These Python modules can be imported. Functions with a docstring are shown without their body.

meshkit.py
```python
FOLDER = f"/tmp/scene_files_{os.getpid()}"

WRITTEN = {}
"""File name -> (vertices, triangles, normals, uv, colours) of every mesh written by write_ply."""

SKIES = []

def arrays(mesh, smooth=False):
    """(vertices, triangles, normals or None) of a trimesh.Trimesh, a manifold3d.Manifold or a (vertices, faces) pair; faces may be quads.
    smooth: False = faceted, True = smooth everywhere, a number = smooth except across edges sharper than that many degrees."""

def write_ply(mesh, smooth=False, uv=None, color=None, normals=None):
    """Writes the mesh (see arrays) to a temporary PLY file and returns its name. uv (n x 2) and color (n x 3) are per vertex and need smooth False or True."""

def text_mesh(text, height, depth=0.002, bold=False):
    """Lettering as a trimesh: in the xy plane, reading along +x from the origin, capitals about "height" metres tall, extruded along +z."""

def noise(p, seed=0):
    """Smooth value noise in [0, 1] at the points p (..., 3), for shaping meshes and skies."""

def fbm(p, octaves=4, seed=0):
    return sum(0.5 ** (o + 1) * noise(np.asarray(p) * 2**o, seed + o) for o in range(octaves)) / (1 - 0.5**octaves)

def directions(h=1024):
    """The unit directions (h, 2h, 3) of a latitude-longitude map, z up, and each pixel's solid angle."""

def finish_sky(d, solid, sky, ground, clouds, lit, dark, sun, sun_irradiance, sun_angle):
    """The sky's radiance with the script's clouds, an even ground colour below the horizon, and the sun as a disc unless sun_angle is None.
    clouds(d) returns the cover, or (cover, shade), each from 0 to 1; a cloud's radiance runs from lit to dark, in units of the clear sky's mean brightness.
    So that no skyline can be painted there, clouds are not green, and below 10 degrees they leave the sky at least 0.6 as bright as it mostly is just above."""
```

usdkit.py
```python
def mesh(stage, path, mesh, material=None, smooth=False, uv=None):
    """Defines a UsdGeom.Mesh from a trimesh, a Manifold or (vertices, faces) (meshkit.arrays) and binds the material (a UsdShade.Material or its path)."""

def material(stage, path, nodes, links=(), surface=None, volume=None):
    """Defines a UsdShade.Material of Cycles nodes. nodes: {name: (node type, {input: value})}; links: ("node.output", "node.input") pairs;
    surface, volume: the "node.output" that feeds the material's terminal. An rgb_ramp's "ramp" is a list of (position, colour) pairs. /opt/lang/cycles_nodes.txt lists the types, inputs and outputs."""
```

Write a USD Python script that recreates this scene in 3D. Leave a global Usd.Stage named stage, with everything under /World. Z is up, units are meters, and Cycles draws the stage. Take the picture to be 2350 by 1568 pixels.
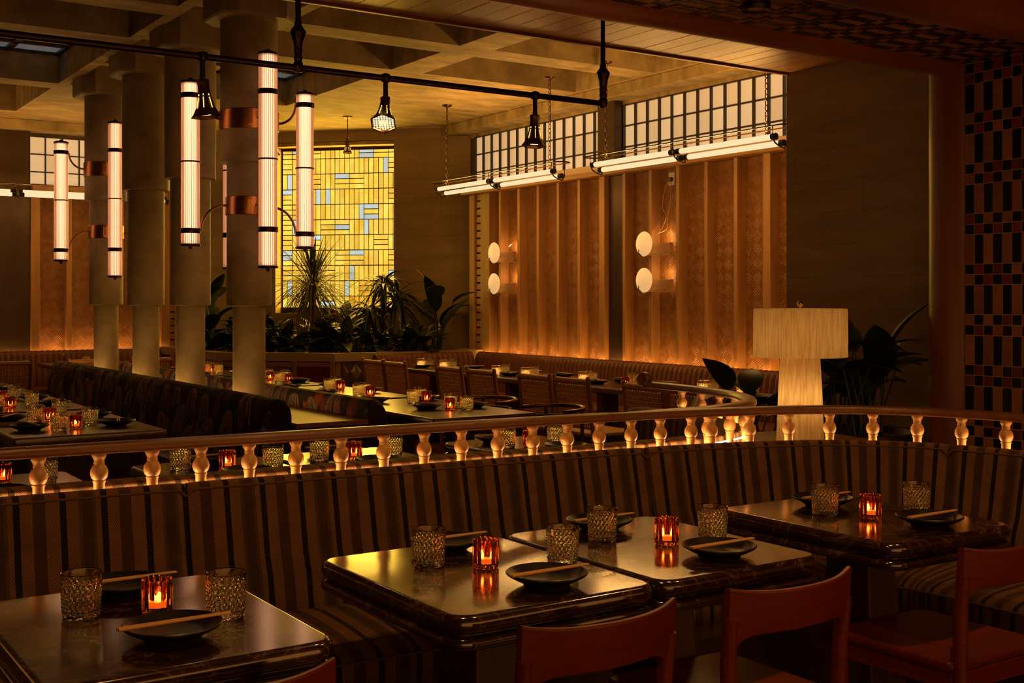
import math, random
import numpy as np, trimesh, usdkit
from meshkit import noise, fbm
from pxr import Usd, UsdGeom, UsdLux, UsdShade, Gf, Sdf, Vt
PI = math.pi
stage = Usd.Stage.CreateInMemory()
UsdGeom.SetStageUpAxis(stage, 'Z'); UsdGeom.SetStageMetersPerUnit(stage, 1.0)
UsdGeom.Xform.Define(stage, '/World'); UsdGeom.Scope.Define(stage, '/World/Looks')

# ---------------------------------------------------------------- camera, ambient light, exposure
# x runs along the window wall's normal, y along the window wall; the camera stands at the origin, eye height 1.43
cam = UsdGeom.Camera.Define(stage, '/World/camera')
cam.AddTranslateOp().Set((0, 0, 1.43)); cam.AddRotateZOp().Set(-33.7); cam.AddRotateXOp().Set(90)
cam.CreateHorizontalApertureAttr(36.0); cam.CreateFocalLengthAttr(36.0 * 2720 / 2350)
cam.CreateVerticalApertureOffsetAttr(-92 / 2350 * 36.0)
cam.CreateFStopAttr(0.0); cam.CreateExposureAttr(0.0)
cam.CreateClippingRangeAttr((0.05, 200.0))
dome = UsdLux.DomeLight.Define(stage, '/World/dome')      # the dim rest of the restaurant behind the camera
dome.CreateIntensityAttr(0.30); dome.CreateColorAttr((1.0, 0.37, 0.075))
WARM = (1.0, 0.485, 0.11)
FLUO = 80.0
DOWN = 480.0
def rect_light(path, pos, w, h, power, color=WARM, aim=(0, 0, -1)):
    l = UsdLux.RectLight.Define(stage, path)
    l.CreateWidthAttr(w); l.CreateHeightAttr(h); l.CreateIntensityAttr(power); l.CreateColorAttr(color)
    z = -np.asarray(aim, float); z /= np.linalg.norm(z)
    up = np.array([0, 1, 0]) if abs(z[2]) > 0.9 else np.array([0, 0, 1.0])
    x = np.cross(up, z); x /= np.linalg.norm(x); y = np.cross(z, x)
    l.AddTransformOp().Set(Gf.Matrix4d(*x, 0, *y, 0, *z, 0, *map(float, pos), 1))
    return l

# ---------------------------------------------------------------- names, properties, copies
used = {}
def numbered(parent, name):
    k = (parent, name); n = used.get(k, -1) + 1; used[k] = n
    return f'{parent}/{name}' + (f'_{n:03d}' if n else '')
def path_of(p): return '/World' if p is None else str(p.GetPath() if hasattr(p, 'GetPath') else p.GetPrim().GetPath())
def say(prim, label=None, cat=None, group=None, kind=None):
    for k, v in (('label', label), ('category', cat), ('group', group), ('kind', kind)):
        if v: prim.SetCustomDataByKey(k, v)
    return prim
def obj(name, mesh, mat, parent=None, smooth=35, uv=None, col=None, **kw):
    m = usdkit.mesh(stage, numbered(path_of(parent), name), mesh.mesh() if isinstance(mesh, MB) else mesh, M[mat], smooth, uv)
    if col is not None:
        UsdGeom.PrimvarsAPI(m).CreatePrimvar('print', Sdf.ValueTypeNames.Color3fArray, 'vertex').Set(Vt.Vec3fArray.FromNumpy(np.asarray(col, np.float32)))
    return say(m.GetPrim(), **kw)
def thing(name, label, cat, loc=(0, 0, 0), rz=0.0, group=None, kind=None):
    x = UsdGeom.Xform.Define(stage, numbered('/World', name))
    x.AddTranslateOp().Set(tuple(map(float, loc))); x.AddRotateZOp().Set(math.degrees(rz))
    return say(x.GetPrim(), label, cat, group, kind)
def setting(name, label=None): return say(UsdGeom.Xform.Define(stage, numbered('/World', name)).GetPrim(), label, kind='structure')
def part(name, parent):                                   # a part that has sub-parts of its own and no mesh
    return UsdGeom.Xform.Define(stage, numbered(path_of(parent), name)).GetPrim()
def dup(root, loc, rz, label, group=None):
    was = root.GetCustomData()
    base = root.GetName()
    base = base[:-4] if base[-3:].isdigit() else base
    r = thing(base, label, was['category'], loc, rz, group or was.get('group'))
    r.GetReferences().AddInternalReference(root.GetPath()); r.SetInstanceable(True)
    return r
def move(root, loc, rz, label):
    x = UsdGeom.Xformable(root); ops = x.GetOrderedXformOps()
    ops[0].Set(tuple(map(float, loc))); ops[1].Set(math.degrees(rz)); root.SetCustomDataByKey('label', label)
class Kind:                                               # the first copy is the original itself, later ones reference it
    def __init__(self, make): self.make, self.root = make, None
    def put(self, loc, rz, label):
        if self.root is None:
            self.root = self.make(); move(self.root, loc, rz, label); return self.root
        return dup(self.root, loc, rz, label)

# ---------------------------------------------------------------- shapes
class MB:
    def __init__(self): self.v, self.f, self.n = [], [], 0
    def add(self, v, f):
        v, f = np.asarray(v, float), np.asarray(f, int)
        if f.shape[1] == 4: f = np.vstack([f[:, [0, 1, 2]], f[:, [0, 2, 3]]])
        self.v.append(v); self.f.append(f + self.n); self.n += len(v); return self
    def tm(self, m): return self.add(m.vertices, m.faces)
    def mesh(self): return np.vstack(self.v), np.vstack(self.f)
    def xf(self, rz=0, loc=(0, 0, 0)):
        c, s = math.cos(rz), math.sin(rz); R = np.array([[c, -s, 0], [s, c, 0], [0, 0, 1]])
        self.v = [v @ R.T + np.asarray(loc) for v in self.v]; return self
BOXF = np.array([[0, 2, 3, 1], [4, 5, 7, 6], [0, 1, 5, 4], [2, 6, 7, 3], [0, 4, 6, 2], [1, 3, 7, 5]])
_sg = np.array([[i, j, k] for i in (-1, 1) for j in (-1, 1) for k in (-1, 1)], float)
_v24 = np.array([[sx * (1 - (a == 0) * 1), 0, 0] for a in range(3) for sx in (1,)], float)
def _unit_cham():
    pts, dirs = [], []
    for s in _sg:
        for a in range(3):
            pts.append(s); d = s.copy(); d[a] = 0; dirs.append(d)
    pts, dirs = np.array(pts), np.array(dirs)
    h = trimesh.convex.convex_hull(pts - 0.2 * dirs)
    o = [int(np.argmin(((h.vertices - p) ** 2).sum(1))) for p in pts - 0.2 * dirs]
    inv = np.empty(24, int); inv[o] = np.arange(24)
    return pts, dirs, inv[h.faces]
CP, CD, CF = _unit_cham()
def rot(v, rz, ry=0, rx=0):
    c, s = math.cos(rx), math.sin(rx); v = v @ np.array([[1, 0, 0], [0, c, -s], [0, s, c]]).T
    c, s = math.cos(ry), math.sin(ry); v = v @ np.array([[c, 0, s], [0, 1, 0], [-s, 0, c]]).T
    c, s = math.cos(rz), math.sin(rz); return v @ np.array([[c, -s, 0], [s, c, 0], [0, 0, 1]]).T
def box(c, size, b=0.0, rz=0, ry=0, rx=0, mb=None):       # centre, size, edge chamfer
    h = np.asarray(size, float) / 2
    if b > 0:
        v, f = CP * h - CD * min(b, h.min() * 0.9), CF
    else:
        v, f = _sg * h, BOXF
    return (mb or MB()).add(rot(v, rz, ry, rx) + np.asarray(c, float), f)
def box2(a, b_, b=0.0, mb=None):                          # two opposite corners
    a, b_ = np.asarray(a, float), np.asarray(b_, float)
    return box((a + b_) / 2, np.abs(b_ - a), b, mb=mb)
def lathe(prof, n=24, c=(0, 0, 0), mb=None, rmod=None):
    p = np.asarray(prof, float); t = np.arange(n) * 2 * PI / n
    r = p[:, 0][:, None] * np.ones(n)
    if rmod is not None: r = rmod(r, p[:, 1][:, None] * np.ones(n), t[None, :] * np.ones((len(p), 1)))
    v = np.stack([r * np.cos(t), r * np.sin(t), np.broadcast_to(p[:, 1][:, None], r.shape)], -1).reshape(-1, 3) + np.asarray(c, float)
    i, j = np.meshgrid(np.arange(len(p) - 1), np.arange(n), indexing='ij')
    q = np.stack([i * n + j, i * n + (j + 1) % n, (i + 1) * n + (j + 1) % n, (i + 1) * n + j], -1).reshape(-1, 4)
    return (mb or MB()).add(v, q)
def tube(pts, r, n=8, mb=None, caps=True):
    p = np.asarray(pts, float); t = np.gradient(p, axis=0); t /= np.linalg.norm(t, axis=1, keepdims=True) + 1e-12
    ref = np.array([0, 0, 1.0]) if abs(t[:, 2]).mean() < 0.8 else np.array([1.0, 0, 0])
    a = np.cross(t, ref); a /= np.linalg.norm(a, axis=1, keepdims=True) + 1e-12; b = np.cross(t, a)
    an = np.arange(n) * 2 * PI / n; r = np.broadcast_to(r, (len(p),))
    v = (p[:, None] + r[:, None, None] * (np.cos(an)[None, :, None] * a[:, None] + np.sin(an)[None, :, None] * b[:, None])).reshape(-1, 3)
    i, j = np.meshgrid(np.arange(len(p) - 1), np.arange(n), indexing='ij')
    q = np.stack([i * n + j, (i + 1) * n + j, (i + 1) * n + (j + 1) % n, i * n + (j + 1) % n], -1).reshape(-1, 4)
    f = np.vstack([q[:, [0, 1, 2]], q[:, [0, 2, 3]]])
    if caps:
        e = (len(p) - 1) * n
        f = np.vstack([f, [[0, k, k + 1] for k in range(1, n - 1)], [[e, e + k + 1, e + k] for k in range(1, n - 1)]])
    return (mb or MB()).add(v, f)
def loft(loops, mb=None, cap=True):                       # closed loops with the same number of points
    L = np.asarray(loops, float); m, n = L.shape[:2]
    i, j = np.meshgrid(np.arange(m - 1), np.arange(n), indexing='ij')
    q = np.stack([i * n + j, i * n + (j + 1) % n, (i + 1) * n + (j + 1) % n, (i + 1) * n + j], -1).reshape(-1, 4)
    f = np.vstack([q[:, [0, 1, 2]], q[:, [0, 2, 3]]]); v = L.reshape(-1, 3)
    if cap:
        v = np.vstack([v, L[0].mean(0), L[-1].mean(0)]); e = (m - 1) * n
        f = np.vstack([f, [[m * n, (k + 1) % n, k] for k in range(n)], [[m * n + 1, e + k, e + (k + 1) % n] for k in range(n)]])
    return (mb or MB()).add(v, f)
def rrect(hx, hy, r, k=6):                                # rounded rectangle outline
    out = []
    for cx, cy, a0 in ((hx - r, hy - r, 0), (r - hx, hy - r, PI / 2), (r - hx, r - hy, PI), (hx - r, r - hy, 1.5 * PI)):
        for t in np.linspace(a0, a0 + PI / 2, k): out.append((cx + r * math.cos(t), cy + r * math.sin(t)))
    return np.array(out)
def rprism(c, hx, hy, r, prof, rz=0, mb=None):            # prof: (inset, z) rings of a rounded rectangle
    L = []
    for ins, z in prof:
        p = rrect(hx - ins, hy - ins, max(r - ins, 0.002))
        L.append(np.column_stack([p, np.full(len(p), z)]))
    L = np.array(L); s = L.shape
    return loft(rot(L.reshape(-1, 3), rz).reshape(s) + np.asarray(c, float), mb)
def spline(pts, step=0.02):
    p = np.asarray(pts, float); P = np.vstack([2 * p[0] - p[1], p, 2 * p[-1] - p[-2]]); out = []
    for k in range(1, len(P) - 2):
        n = max(2, int(np.linalg.norm(P[k + 1] - P[k]) / step * 1.5))
        for t in np.arange(n) / n:
            a, b, c, d = P[k - 1], P[k], P[k + 1], P[k + 2]
            out.append(0.5 * (2 * b + (c - a) * t + (2 * a - 5 * b + 4 * c - d) * t * t + (3 * b - a - 3 * c + d) * t ** 3))
    out.append(p[-1]); out = np.array(out)
    s = np.r_[0, np.cumsum(np.linalg.norm(np.diff(out, axis=0), axis=1))]
    u = np.linspace(0, s[-1], max(2, int(round(s[-1] / step)) + 1))
    return np.stack([np.interp(u, s, out[:, k]) for k in range(out.shape[1])], 1)
def arclen(p): return np.r_[0, np.cumsum(np.linalg.norm(np.diff(p, axis=0), axis=1))]
def left_normals(p):
    t = np.gradient(p, axis=0); t /= np.linalg.norm(t, axis=1, keepdims=True)
    return np.stack([-t[:, 1], t[:, 0]], 1)
def sweep(path, nrm, prof, u0=0.0, bulge=None, caps=True):
    """prof: (offset along nrm, z) points, closed ring unless caps is None. Returns vertices, triangles, uv (u = metres along the path, v = metres along the profile)."""
    prof = np.asarray(prof, float); K, N = len(prof), len(path)
    P = np.broadcast_to(prof, (N, K, 2)).copy()
    if bulge is not None: P = bulge(P, arclen(path))
    v = np.empty((N, K, 3)); v[..., :2] = path[:, None] + nrm[:, None] * P[..., :1]; v[..., 2] = P[..., 1]
    pv = arclen(prof); u = arclen(path) + u0
    uv = np.stack(np.broadcast_arrays(u[:, None], pv[None]), -1).reshape(-1, 2)
    i, j = np.meshgrid(np.arange(N - 1), np.arange(K if caps is not None else K - 1), indexing='ij')
    q = np.stack([i * K + j, (i + 1) * K + j, (i + 1) * K + (j + 1) % K, i * K + (j + 1) % K], -1).reshape(-1, 4)
    f = np.vstack([q[:, [0, 1, 2]], q[:, [0, 2, 3]]]); V = v.reshape(-1, 3)
    if caps:
        for e, sgn in ((0, 1), ((N - 1) * K, -1)):
            c = len(V); V = np.vstack([V, V[e:e + K], V[e:e + K].mean(0)]); uv = np.vstack([uv, uv[e:e + K], uv[e:e + K].mean(0)])
            k = np.arange(K); tri = np.stack([np.full(K, c + K), c + k, c + (k + 1) % K], 1)
            f = np.vstack([f, tri if sgn > 0 else tri[:, ::-1]])
    # face outward: flip everything if the signed volume is negative
    a, b, c = V[f[:, 0]], V[f[:, 1]], V[f[:, 2]]
    if caps is not None and np.einsum('ij,ij->i', a, np.cross(b, c)).sum() < 0: f = f[:, ::-1]
    return V, f, uv

# ---------------------------------------------------------------- materials
M = {}
def mat(name, nodes, links, surface): M[name] = usdkit.material(stage, '/World/Looks/' + name, nodes, links, surface)
def plain(name, c, rough=0.5, **kw): mat(name, {'p': ('principled_bsdf', dict(base_color=c, roughness=rough, **kw))}, [], 'p.BSDF')
def glow(name, c, s): mat(name, {'e': ('emission', dict(color=c, strength=s))}, [], 'e.emission')
def mottled(name, stops, scale, rough=0.6, stretch=(1, 1, 1), bump=0.0, bscale=None, detail=6, world=True, rnd=0.0, **kw):
    nodes = {'g': ('texture_coordinate', {}), 'mp': ('mapping', dict(scale=stretch)), 'n': ('noise_texture', dict(scale=scale, detail=detail, roughness=0.6)),
             'r': ('rgb_ramp', {'ramp': stops}), 'p': ('principled_bsdf', dict(roughness=rough, **kw))}
    links = [('g.object', 'mp.vector'), ('mp.vector', 'n.vector'), ('n.fac', 'r.fac')]
    if rnd:
        nodes['oi'] = ('object_info', {}); nodes['ma'] = ('math', dict(math_type='multiply_add', value2=rnd, value3=1 - rnd / 2))
        nodes['mx'] = ('mix_color', dict(blend_type='multiply', fac=1.0))
        links += [('oi.random', 'ma.value1'), ('r.color', 'mx.a'), ('ma.value', 'mx.b'), ('mx.result', 'p.base_color')]
    else: links.append(('r.color', 'p.base_color'))
    if bump:
        nodes['n2'] = ('noise_texture', dict(scale=bscale or scale * 4, detail=4)); nodes['b'] = ('bump', dict(strength=bump, distance=0.01))
        links += [('mp.vector', 'n2.vector'), ('n2.fac', 'b.height'), ('b.normal', 'p.normal')]
    mat(name, nodes, links, 'p.BSDF')
def wood(name, a, b, axis='z', scale=14, rough=0.45, rnd=0.25, **kw):
    st = {'x': (0.07, 1, 1), 'y': (1, 0.07, 1), 'z': (1, 1, 0.07)}[axis]
    mottled(name, [(0.3, a), (0.5, tuple((np.array(a) + b) / 2)), (0.62, b), (0.75, a)], scale, rough, st, 0.12, scale * 5, 8, rnd=rnd, **kw)
mottled('concrete', [(0.3, (.16, .115, .048)), (0.5, (.28, .205, .088)), (0.7, (.42, .31, .14))], 3.0, 0.75, (1, 2.5, 1), bump=0.15, bscale=9)
mottled('column_plaster', [(0.3, (.17, .125, .055)), (0.5, (.28, .21, .105)), (0.7, (.40, .305, .155))], 3.0, 0.6, bump=0.1, bscale=12)
mottled('slab_stone', [(0.25, (.20, .135, .05)), (0.5, (.25, .175, .065)), (0.75, (.31, .22, .085))], 2.0, 0.6, (1, 1, 6), rnd=0.05)
wood('pale_wood', (.30, .145, .042), (.42, .215, .07), 'z', 16, 0.5)
wood('pale_wood_y', (.30, .145, .042), (.42, .215, .07), 'y', 16, 0.5)
wood('portal_wood', (.13, .030, .008), (.19, .050, .015), 'z', 12, 0.38)
wood('portal_wood_x', (.13, .030, .008), (.19, .050, .015), 'x', 12, 0.38)
wood('soffit_wood', (.24, .10, .03), (.33, .15, .05), 'y', 10, 0.35)
wood('rail_wood', (.12, .042, .014), (.19, .075, .028), 'x', 18, 0.32)
wood('baluster_oak', (.50, .26, .10), (.64, .36, .15), 'z', 22, 0.42, rnd=0.3)
wood('chair_red_wood', (.115, .014, .004), (.16, .022, .006), 'x', 12, 0.36, specular_ior_level=0.35)
wood('chair_wood', (.22, .08, .03), (.30, .12, .045), 'z', 14, 0.4)
wood('table_wood', (.06, .026, .012), (.085, .038, .018), 'y', 9, 0.25, specular_ior_level=0.5, ior=1.95)
wood('panel_wood', (.18, .075, .028), (.25, .11, .04), 'x', 12, 0.45)
wood('dark_wood', (.035, .014, .008), (.055, .022, .011), 'z', 10, 0.45)
wood('floor_wood', (.13, .06, .022), (.20, .095, .038), 'y', 10, 0.4, rnd=0.4)
mottled('leather', [(0.3, (.11, .033, .009)), (0.7, (.16, .052, .016))], 8, 0.45, bump=0.08, bscale=90, specular_ior_level=0.3)
# dark marble with pale veins along the noise ridges
mat('marble', {'g': ('texture_coordinate', {}), 'n': ('noise_texture', dict(scale=5.0, detail=8, roughness=0.65, distortion=1.2)), 'v': ('rgb_ramp', {'ramp': [(0.0, (.016, .0055, .003)), (0.465, (.026, .010, .006)), (0.495, (.05, .024, .012)), (0.503, (.18, .10, .055)), (0.513, (.045, .02, .01)), (0.55, (.024, .009, .005)), (1.0, (.03, .011, .006))]}),
               'n2': ('noise_texture', dict(scale=7.0, detail=4)), 'rr': ('rgb_ramp', {'ramp': [(0.2, (.12,) * 3), (0.8, (.15,) * 3)]}), 'p': ('principled_bsdf', dict(specular_ior_level=0.5, ior=2.1))},
    [('g.object', 'n.vector'), ('n.fac', 'v.fac'), ('v.color', 'p.base_color'), ('g.object', 'n2.vector'), ('n2.fac', 'rr.fac'), ('rr.color', 'p.roughness')], 'p.BSDF')
# striped cloth: u of the mesh is metres along the bench
ST = [(0.0, (.012, .008, .008)), (.072, (.17, .092, .045)), (.215, (.062, .034, .017)), (.36, (.17, .092, .045)), (.52, (.012, .008, .008)), (.595, (.17, .092, .045)), (.735, (.085, .058, .024)), (.775, (.062, .034, .017)), (.895, (.085, .058, .024)), (.935, (.17, .092, .045))]
mat('striped_cloth', {'u': ('texture_coordinate', {}), 's': ('separate_xyz', {}), 'd': ('math', dict(math_type='divide', value2=0.2403)), 'f': ('math', dict(math_type='fraction')),
                      'r': ('rgb_ramp', {'ramp': ST, 'interpolate': False}), 'mp': ('mapping', dict(scale=(250, 250, 1))), 'ck': ('checker_texture', dict(color1=(1.35, 1.3, 1.25), color2=(0.35, 0.3, 0.3), scale=1.0)),
                      'n': ('noise_texture', dict(scale=14.0, detail=3)), 'nr': ('rgb_ramp', {'ramp': [(0.3, (.8,) * 3), (0.7, (1.15,) * 3)]}),
                      'm1': ('mix_color', dict(blend_type='multiply', fac=0.8, use_clamp=False)), 'm2': ('mix_color', dict(blend_type='multiply', fac=1.0)),
                      'b': ('bump', dict(strength=0.35, distance=0.002)), 'p': ('principled_bsdf', dict(roughness=0.9, specular_ior_level=0.2, sheen_weight=0.15, sheen_tint=(.9, .6, .35)))},
    [('u.UV', 's.vector'), ('s.x', 'd.value1'), ('d.value', 'f.value1'), ('f.value', 'r.fac'), ('u.UV', 'mp.vector'), ('mp.vector', 'ck.vector'), ('u.UV', 'n.vector'), ('n.fac', 'nr.fac'),
     ('r.color', 'm1.a'), ('ck.color', 'm1.b'), ('m1.result', 'm2.a'), ('nr.color', 'm2.b'), ('m2.result', 'p.base_color'), ('ck.fac', 'b.height'), ('b.normal', 'p.normal')], 'p.BSDF')
plain('piping_cloth', (.10, .055, .026), 0.9)
mat('palm_cloth', {'a': ('attribute', dict(attribute='print')), 'n': ('noise_texture', dict(scale=300.0)), 'b': ('bump', dict(strength=0.2, distance=0.002)), 'p': ('principled_bsdf', dict(roughness=0.75, specular_ior_level=0.3))},
    [('a.color', 'p.base_color'), ('n.fac', 'b.height'), ('b.normal', 'p.normal')], 'p.BSDF')
# woven cane panel: two diagonal strand directions in blocks
def weave(name, a, b, k, u='y'):
    sw = {'y': (0, 0, 0), 'x': (0, 0, PI / 2)}[u]
    mat(name, {'g': ('texture_coordinate', {}), 'm0': ('mapping', dict(rotation=sw)), 'm1': ('mapping', dict(rotation=(PI / 4, 0, 0), scale=(0, k, k))), 'w1': ('wave_texture', dict(bands_direction='y', scale=1.0, distortion=0.8, detail_scale=1.0)), 'w2': ('wave_texture', dict(bands_direction='z', scale=1.0, distortion=0.8, detail_scale=1.0)),
               'ck': ('checker_texture', dict(color1=(1, 1, 1), color2=(0, 0, 0), scale=0.55)), 'mx': ('mix', dict()), 'bw': ('rgb_to_bw', {}), 'r': ('rgb_ramp', {'ramp': [(0.0, a), (0.45, tuple((np.array(a) + b) / 2)), (0.8, b)]}),
               'n': ('noise_texture', dict(scale=14.0, detail=3)), 'nr': ('rgb_ramp', {'ramp': [(0.3, (.75,) * 3), (0.7, (1.15,) * 3)]}), 'mm': ('mix_color', dict(blend_type='multiply', fac=1.0, use_clamp=False)),
               'b': ('bump', dict(strength=0.8, distance=0.004)), 'p': ('principled_bsdf', dict(roughness=0.42, specular_ior_level=0.5))},
        [('g.object', 'm0.vector'), ('m0.vector', 'm1.vector'), ('m1.vector', 'w1.vector'), ('m1.vector', 'w2.vector'), ('m1.vector', 'ck.vector'), ('ck.fac', 'mx.fac'), ('w1.color', 'mx.color1'), ('w2.color', 'mx.color2'), ('mx.color', 'bw.color'), ('bw.val', 'r.fac'),
         ('g.object', 'n.vector'), ('n.fac', 'nr.fac'), ('r.color', 'mm.a'), ('nr.color', 'mm.b'), ('mm.result', 'p.base_color'), ('bw.val', 'b.height'), ('b.normal', 'p.normal')], 'p.BSDF')
weave('woven_cane', (.13, .042, .010), (.40, .175, .04), 22, 'y')
weave('woven_cane_x', (.13, .042, .010), (.40, .175, .04), 22, 'x')
plain('rattan_cord', (.46, .23, .085), 0.5)
plain('bronze_metal', (.045, .022, .012), 0.35, metallic=1.0)
mottled('steel_panel', [(0.3, (.055, .034, .018)), (0.7, (.10, .064, .036))], 3, 0.42, (1, 1, 0.3), metallic=0.7)
plain('copper', (.42, .18, .065), 0.32, metallic=1.0)
plain('brass', (.50, .27, .085), 0.28, metallic=1.0)
plain('dark_brass', (.17, .085, .03), 0.3, metallic=1.0)
plain('black_metal', (.012, .008, .006), 0.4)
plain('lead_came', (.03, .016, .008), 0.5)
plain('glass', (1.0, .97, .88), 0.02, transmission_weight=1.0, ior=1.5)
plain('red_glass', (.93, .26, .075), 0.03, transmission_weight=1.0, ior=1.4)
plain('wax', (.8, .5, .25), 0.5, emission_color=(1.0, .42, .09), emission_strength=0.9)
plain('lit_wax', (.8, .5, .25), 0.5, emission_color=(1.0, .46, .11), emission_strength=1.5)
plain('amber_cut_glass', (1.0, .88, .62), 0.02, transmission_weight=1.0, ior=1.5)
glow('flame', (1.0, .50, .14), 26.0)
plain('stoneware', (.014, .008, .006), 0.36)
plain('bamboo', (.62, .36, .14), 0.5)
plain('napkin_cloth', (.20, .10, .06), 0.9)
glow('tube_core', (1.0, .64, .44), 3.8)
mat('glass_rod', {'t': ('translucent_bsdf', dict(color=(.72, .56, .46))), 'tr': ('transparent_bsdf', dict(color=(.92, .80, .68))), 'gl': ('glossy_bsdf', dict(roughness=0.12, color=(1, .85, .7))), 'fr': ('fresnel', dict(IOR=1.45)), 'm': ('mix_closure', dict(fac=0.62)), 'm2': ('mix_closure', {})},
    [('t.BSDF', 'm.closure1'), ('tr.BSDF', 'm.closure2'), ('fr.fac', 'm2.fac'), ('m.closure', 'm2.closure1'), ('gl.BSDF', 'm2.closure2')], 'm2.closure')
glow('fluorescent', (1.0, .79, .43), 0.98)
glow('led', (1.0, .52, .17), 58.0)
glow('cove_led', (1.0, .50, .13), 32.0)
glow('ledge_led', (1.0, .55, .17), 36.0)
glow('spot_slot', (1.0, .60, .12), 1.5)
glow('spot_face', (1.0, .86, .50), 1.3)
mat('window_glass', {'g': ('texture_coordinate', {}), 'n': ('noise_texture', dict(scale=60.0, detail=2)), 'b': ('bump', dict(strength=0.3, distance=0.003)), 'oi': ('object_info', {}), 'r': ('rgb_ramp', {'ramp': [(0, (.72, .44, .19)), (1, (.88, .57, .27))]}),
                     'p': ('principled_bsdf', dict(base_color=(.30, .23, .15), roughness=0.35, emission_strength=0.72))},
    [('g.object', 'n.vector'), ('n.fac', 'b.height'), ('b.normal', 'p.normal'), ('oi.random', 'r.fac'), ('r.color', 'p.emission_color')], 'p.BSDF')
def art_glass(name, a, b, s):
    mat(name, {'g': ('texture_coordinate', {}), 'mp': ('mapping', dict(scale=(1, 1, .5))), 'n': ('noise_texture', dict(scale=9.0, detail=5, distortion=0.8)), 'r': ('rgb_ramp', {'ramp': [(0.3, a), (0.65, b)]}), 'oi': ('object_info', {}), 'ma': ('math', dict(math_type='multiply_add', value2=.35 * s, value3=.82 * s)),
               'p': ('principled_bsdf', dict(base_color=(.3, .2, .05), roughness=0.15))},
        [('g.object', 'mp.vector'), ('mp.vector', 'n.vector'), ('n.fac', 'r.fac'), ('r.color', 'p.emission_color'), ('oi.random', 'ma.value1'), ('ma.value', 'p.emission_strength')], 'p.BSDF')
art_glass('yellow_glass', (.84, .48, .030), (1.0, .70, .10), 1.02)
art_glass('amber_glass', (.85, .36, .012), (.95, .52, .03), 0.95)
art_glass('blue_glass', (.42, .58, .56), (.52, .66, .64), 1.0)
art_glass('dim_blue_glass', (.10, .105, .11), (.13, .135, .14), 0.6)
art_glass('dim_amber_glass', (.20, .085, .012), (.26, .12, .02), 0.5)
def tile(name, a, b, rough=0.32):
    mottled(name, [(0.3, a), (0.7, b)], 22, rough, bump=0.5, bscale=26, rnd=0.5, specular_ior_level=0.16)
tile('tile_black', (.0035, .0028, .0028), (.008, .006, .005)); tile('tile_rust', (.10, .015, .005), (.14, .026, .009)); tile('tile_tan', (.17, .06, .018), (.23, .085, .028))
plain('grout', (.34, .19, .085), 0.85)
def leafmat(name, a, b):
    mat(name, {'g': ('texture_coordinate', {}), 'n': ('noise_texture', dict(scale=12.0, detail=4)), 'r': ('rgb_ramp', {'ramp': [(0.3, a), (0.7, b)]}), 'p': ('principled_bsdf', dict(roughness=0.38)), 't': ('translucent_bsdf', {}), 'm': ('mix_closure', dict(fac=0.3))},
        [('g.object', 'n.vector'), ('n.fac', 'r.fac'), ('r.color', 'p.base_color'), ('r.color', 't.color'), ('p.BSDF', 'm.closure1'), ('t.BSDF', 'm.closure2')], 'm.closure')
leafmat('leaf_dark', (.012, .022, .008), (.030, .045, .014)); leafmat('leaf_mid', (.035, .055, .014), (.08, .10, .025)); leafmat('leaf_straw', (.14, .10, .028), (.22, .15, .045))
plain('bark', (.06, .03, .015), 0.9); plain('soil', (.02, .011, .007), 0.95)
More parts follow.
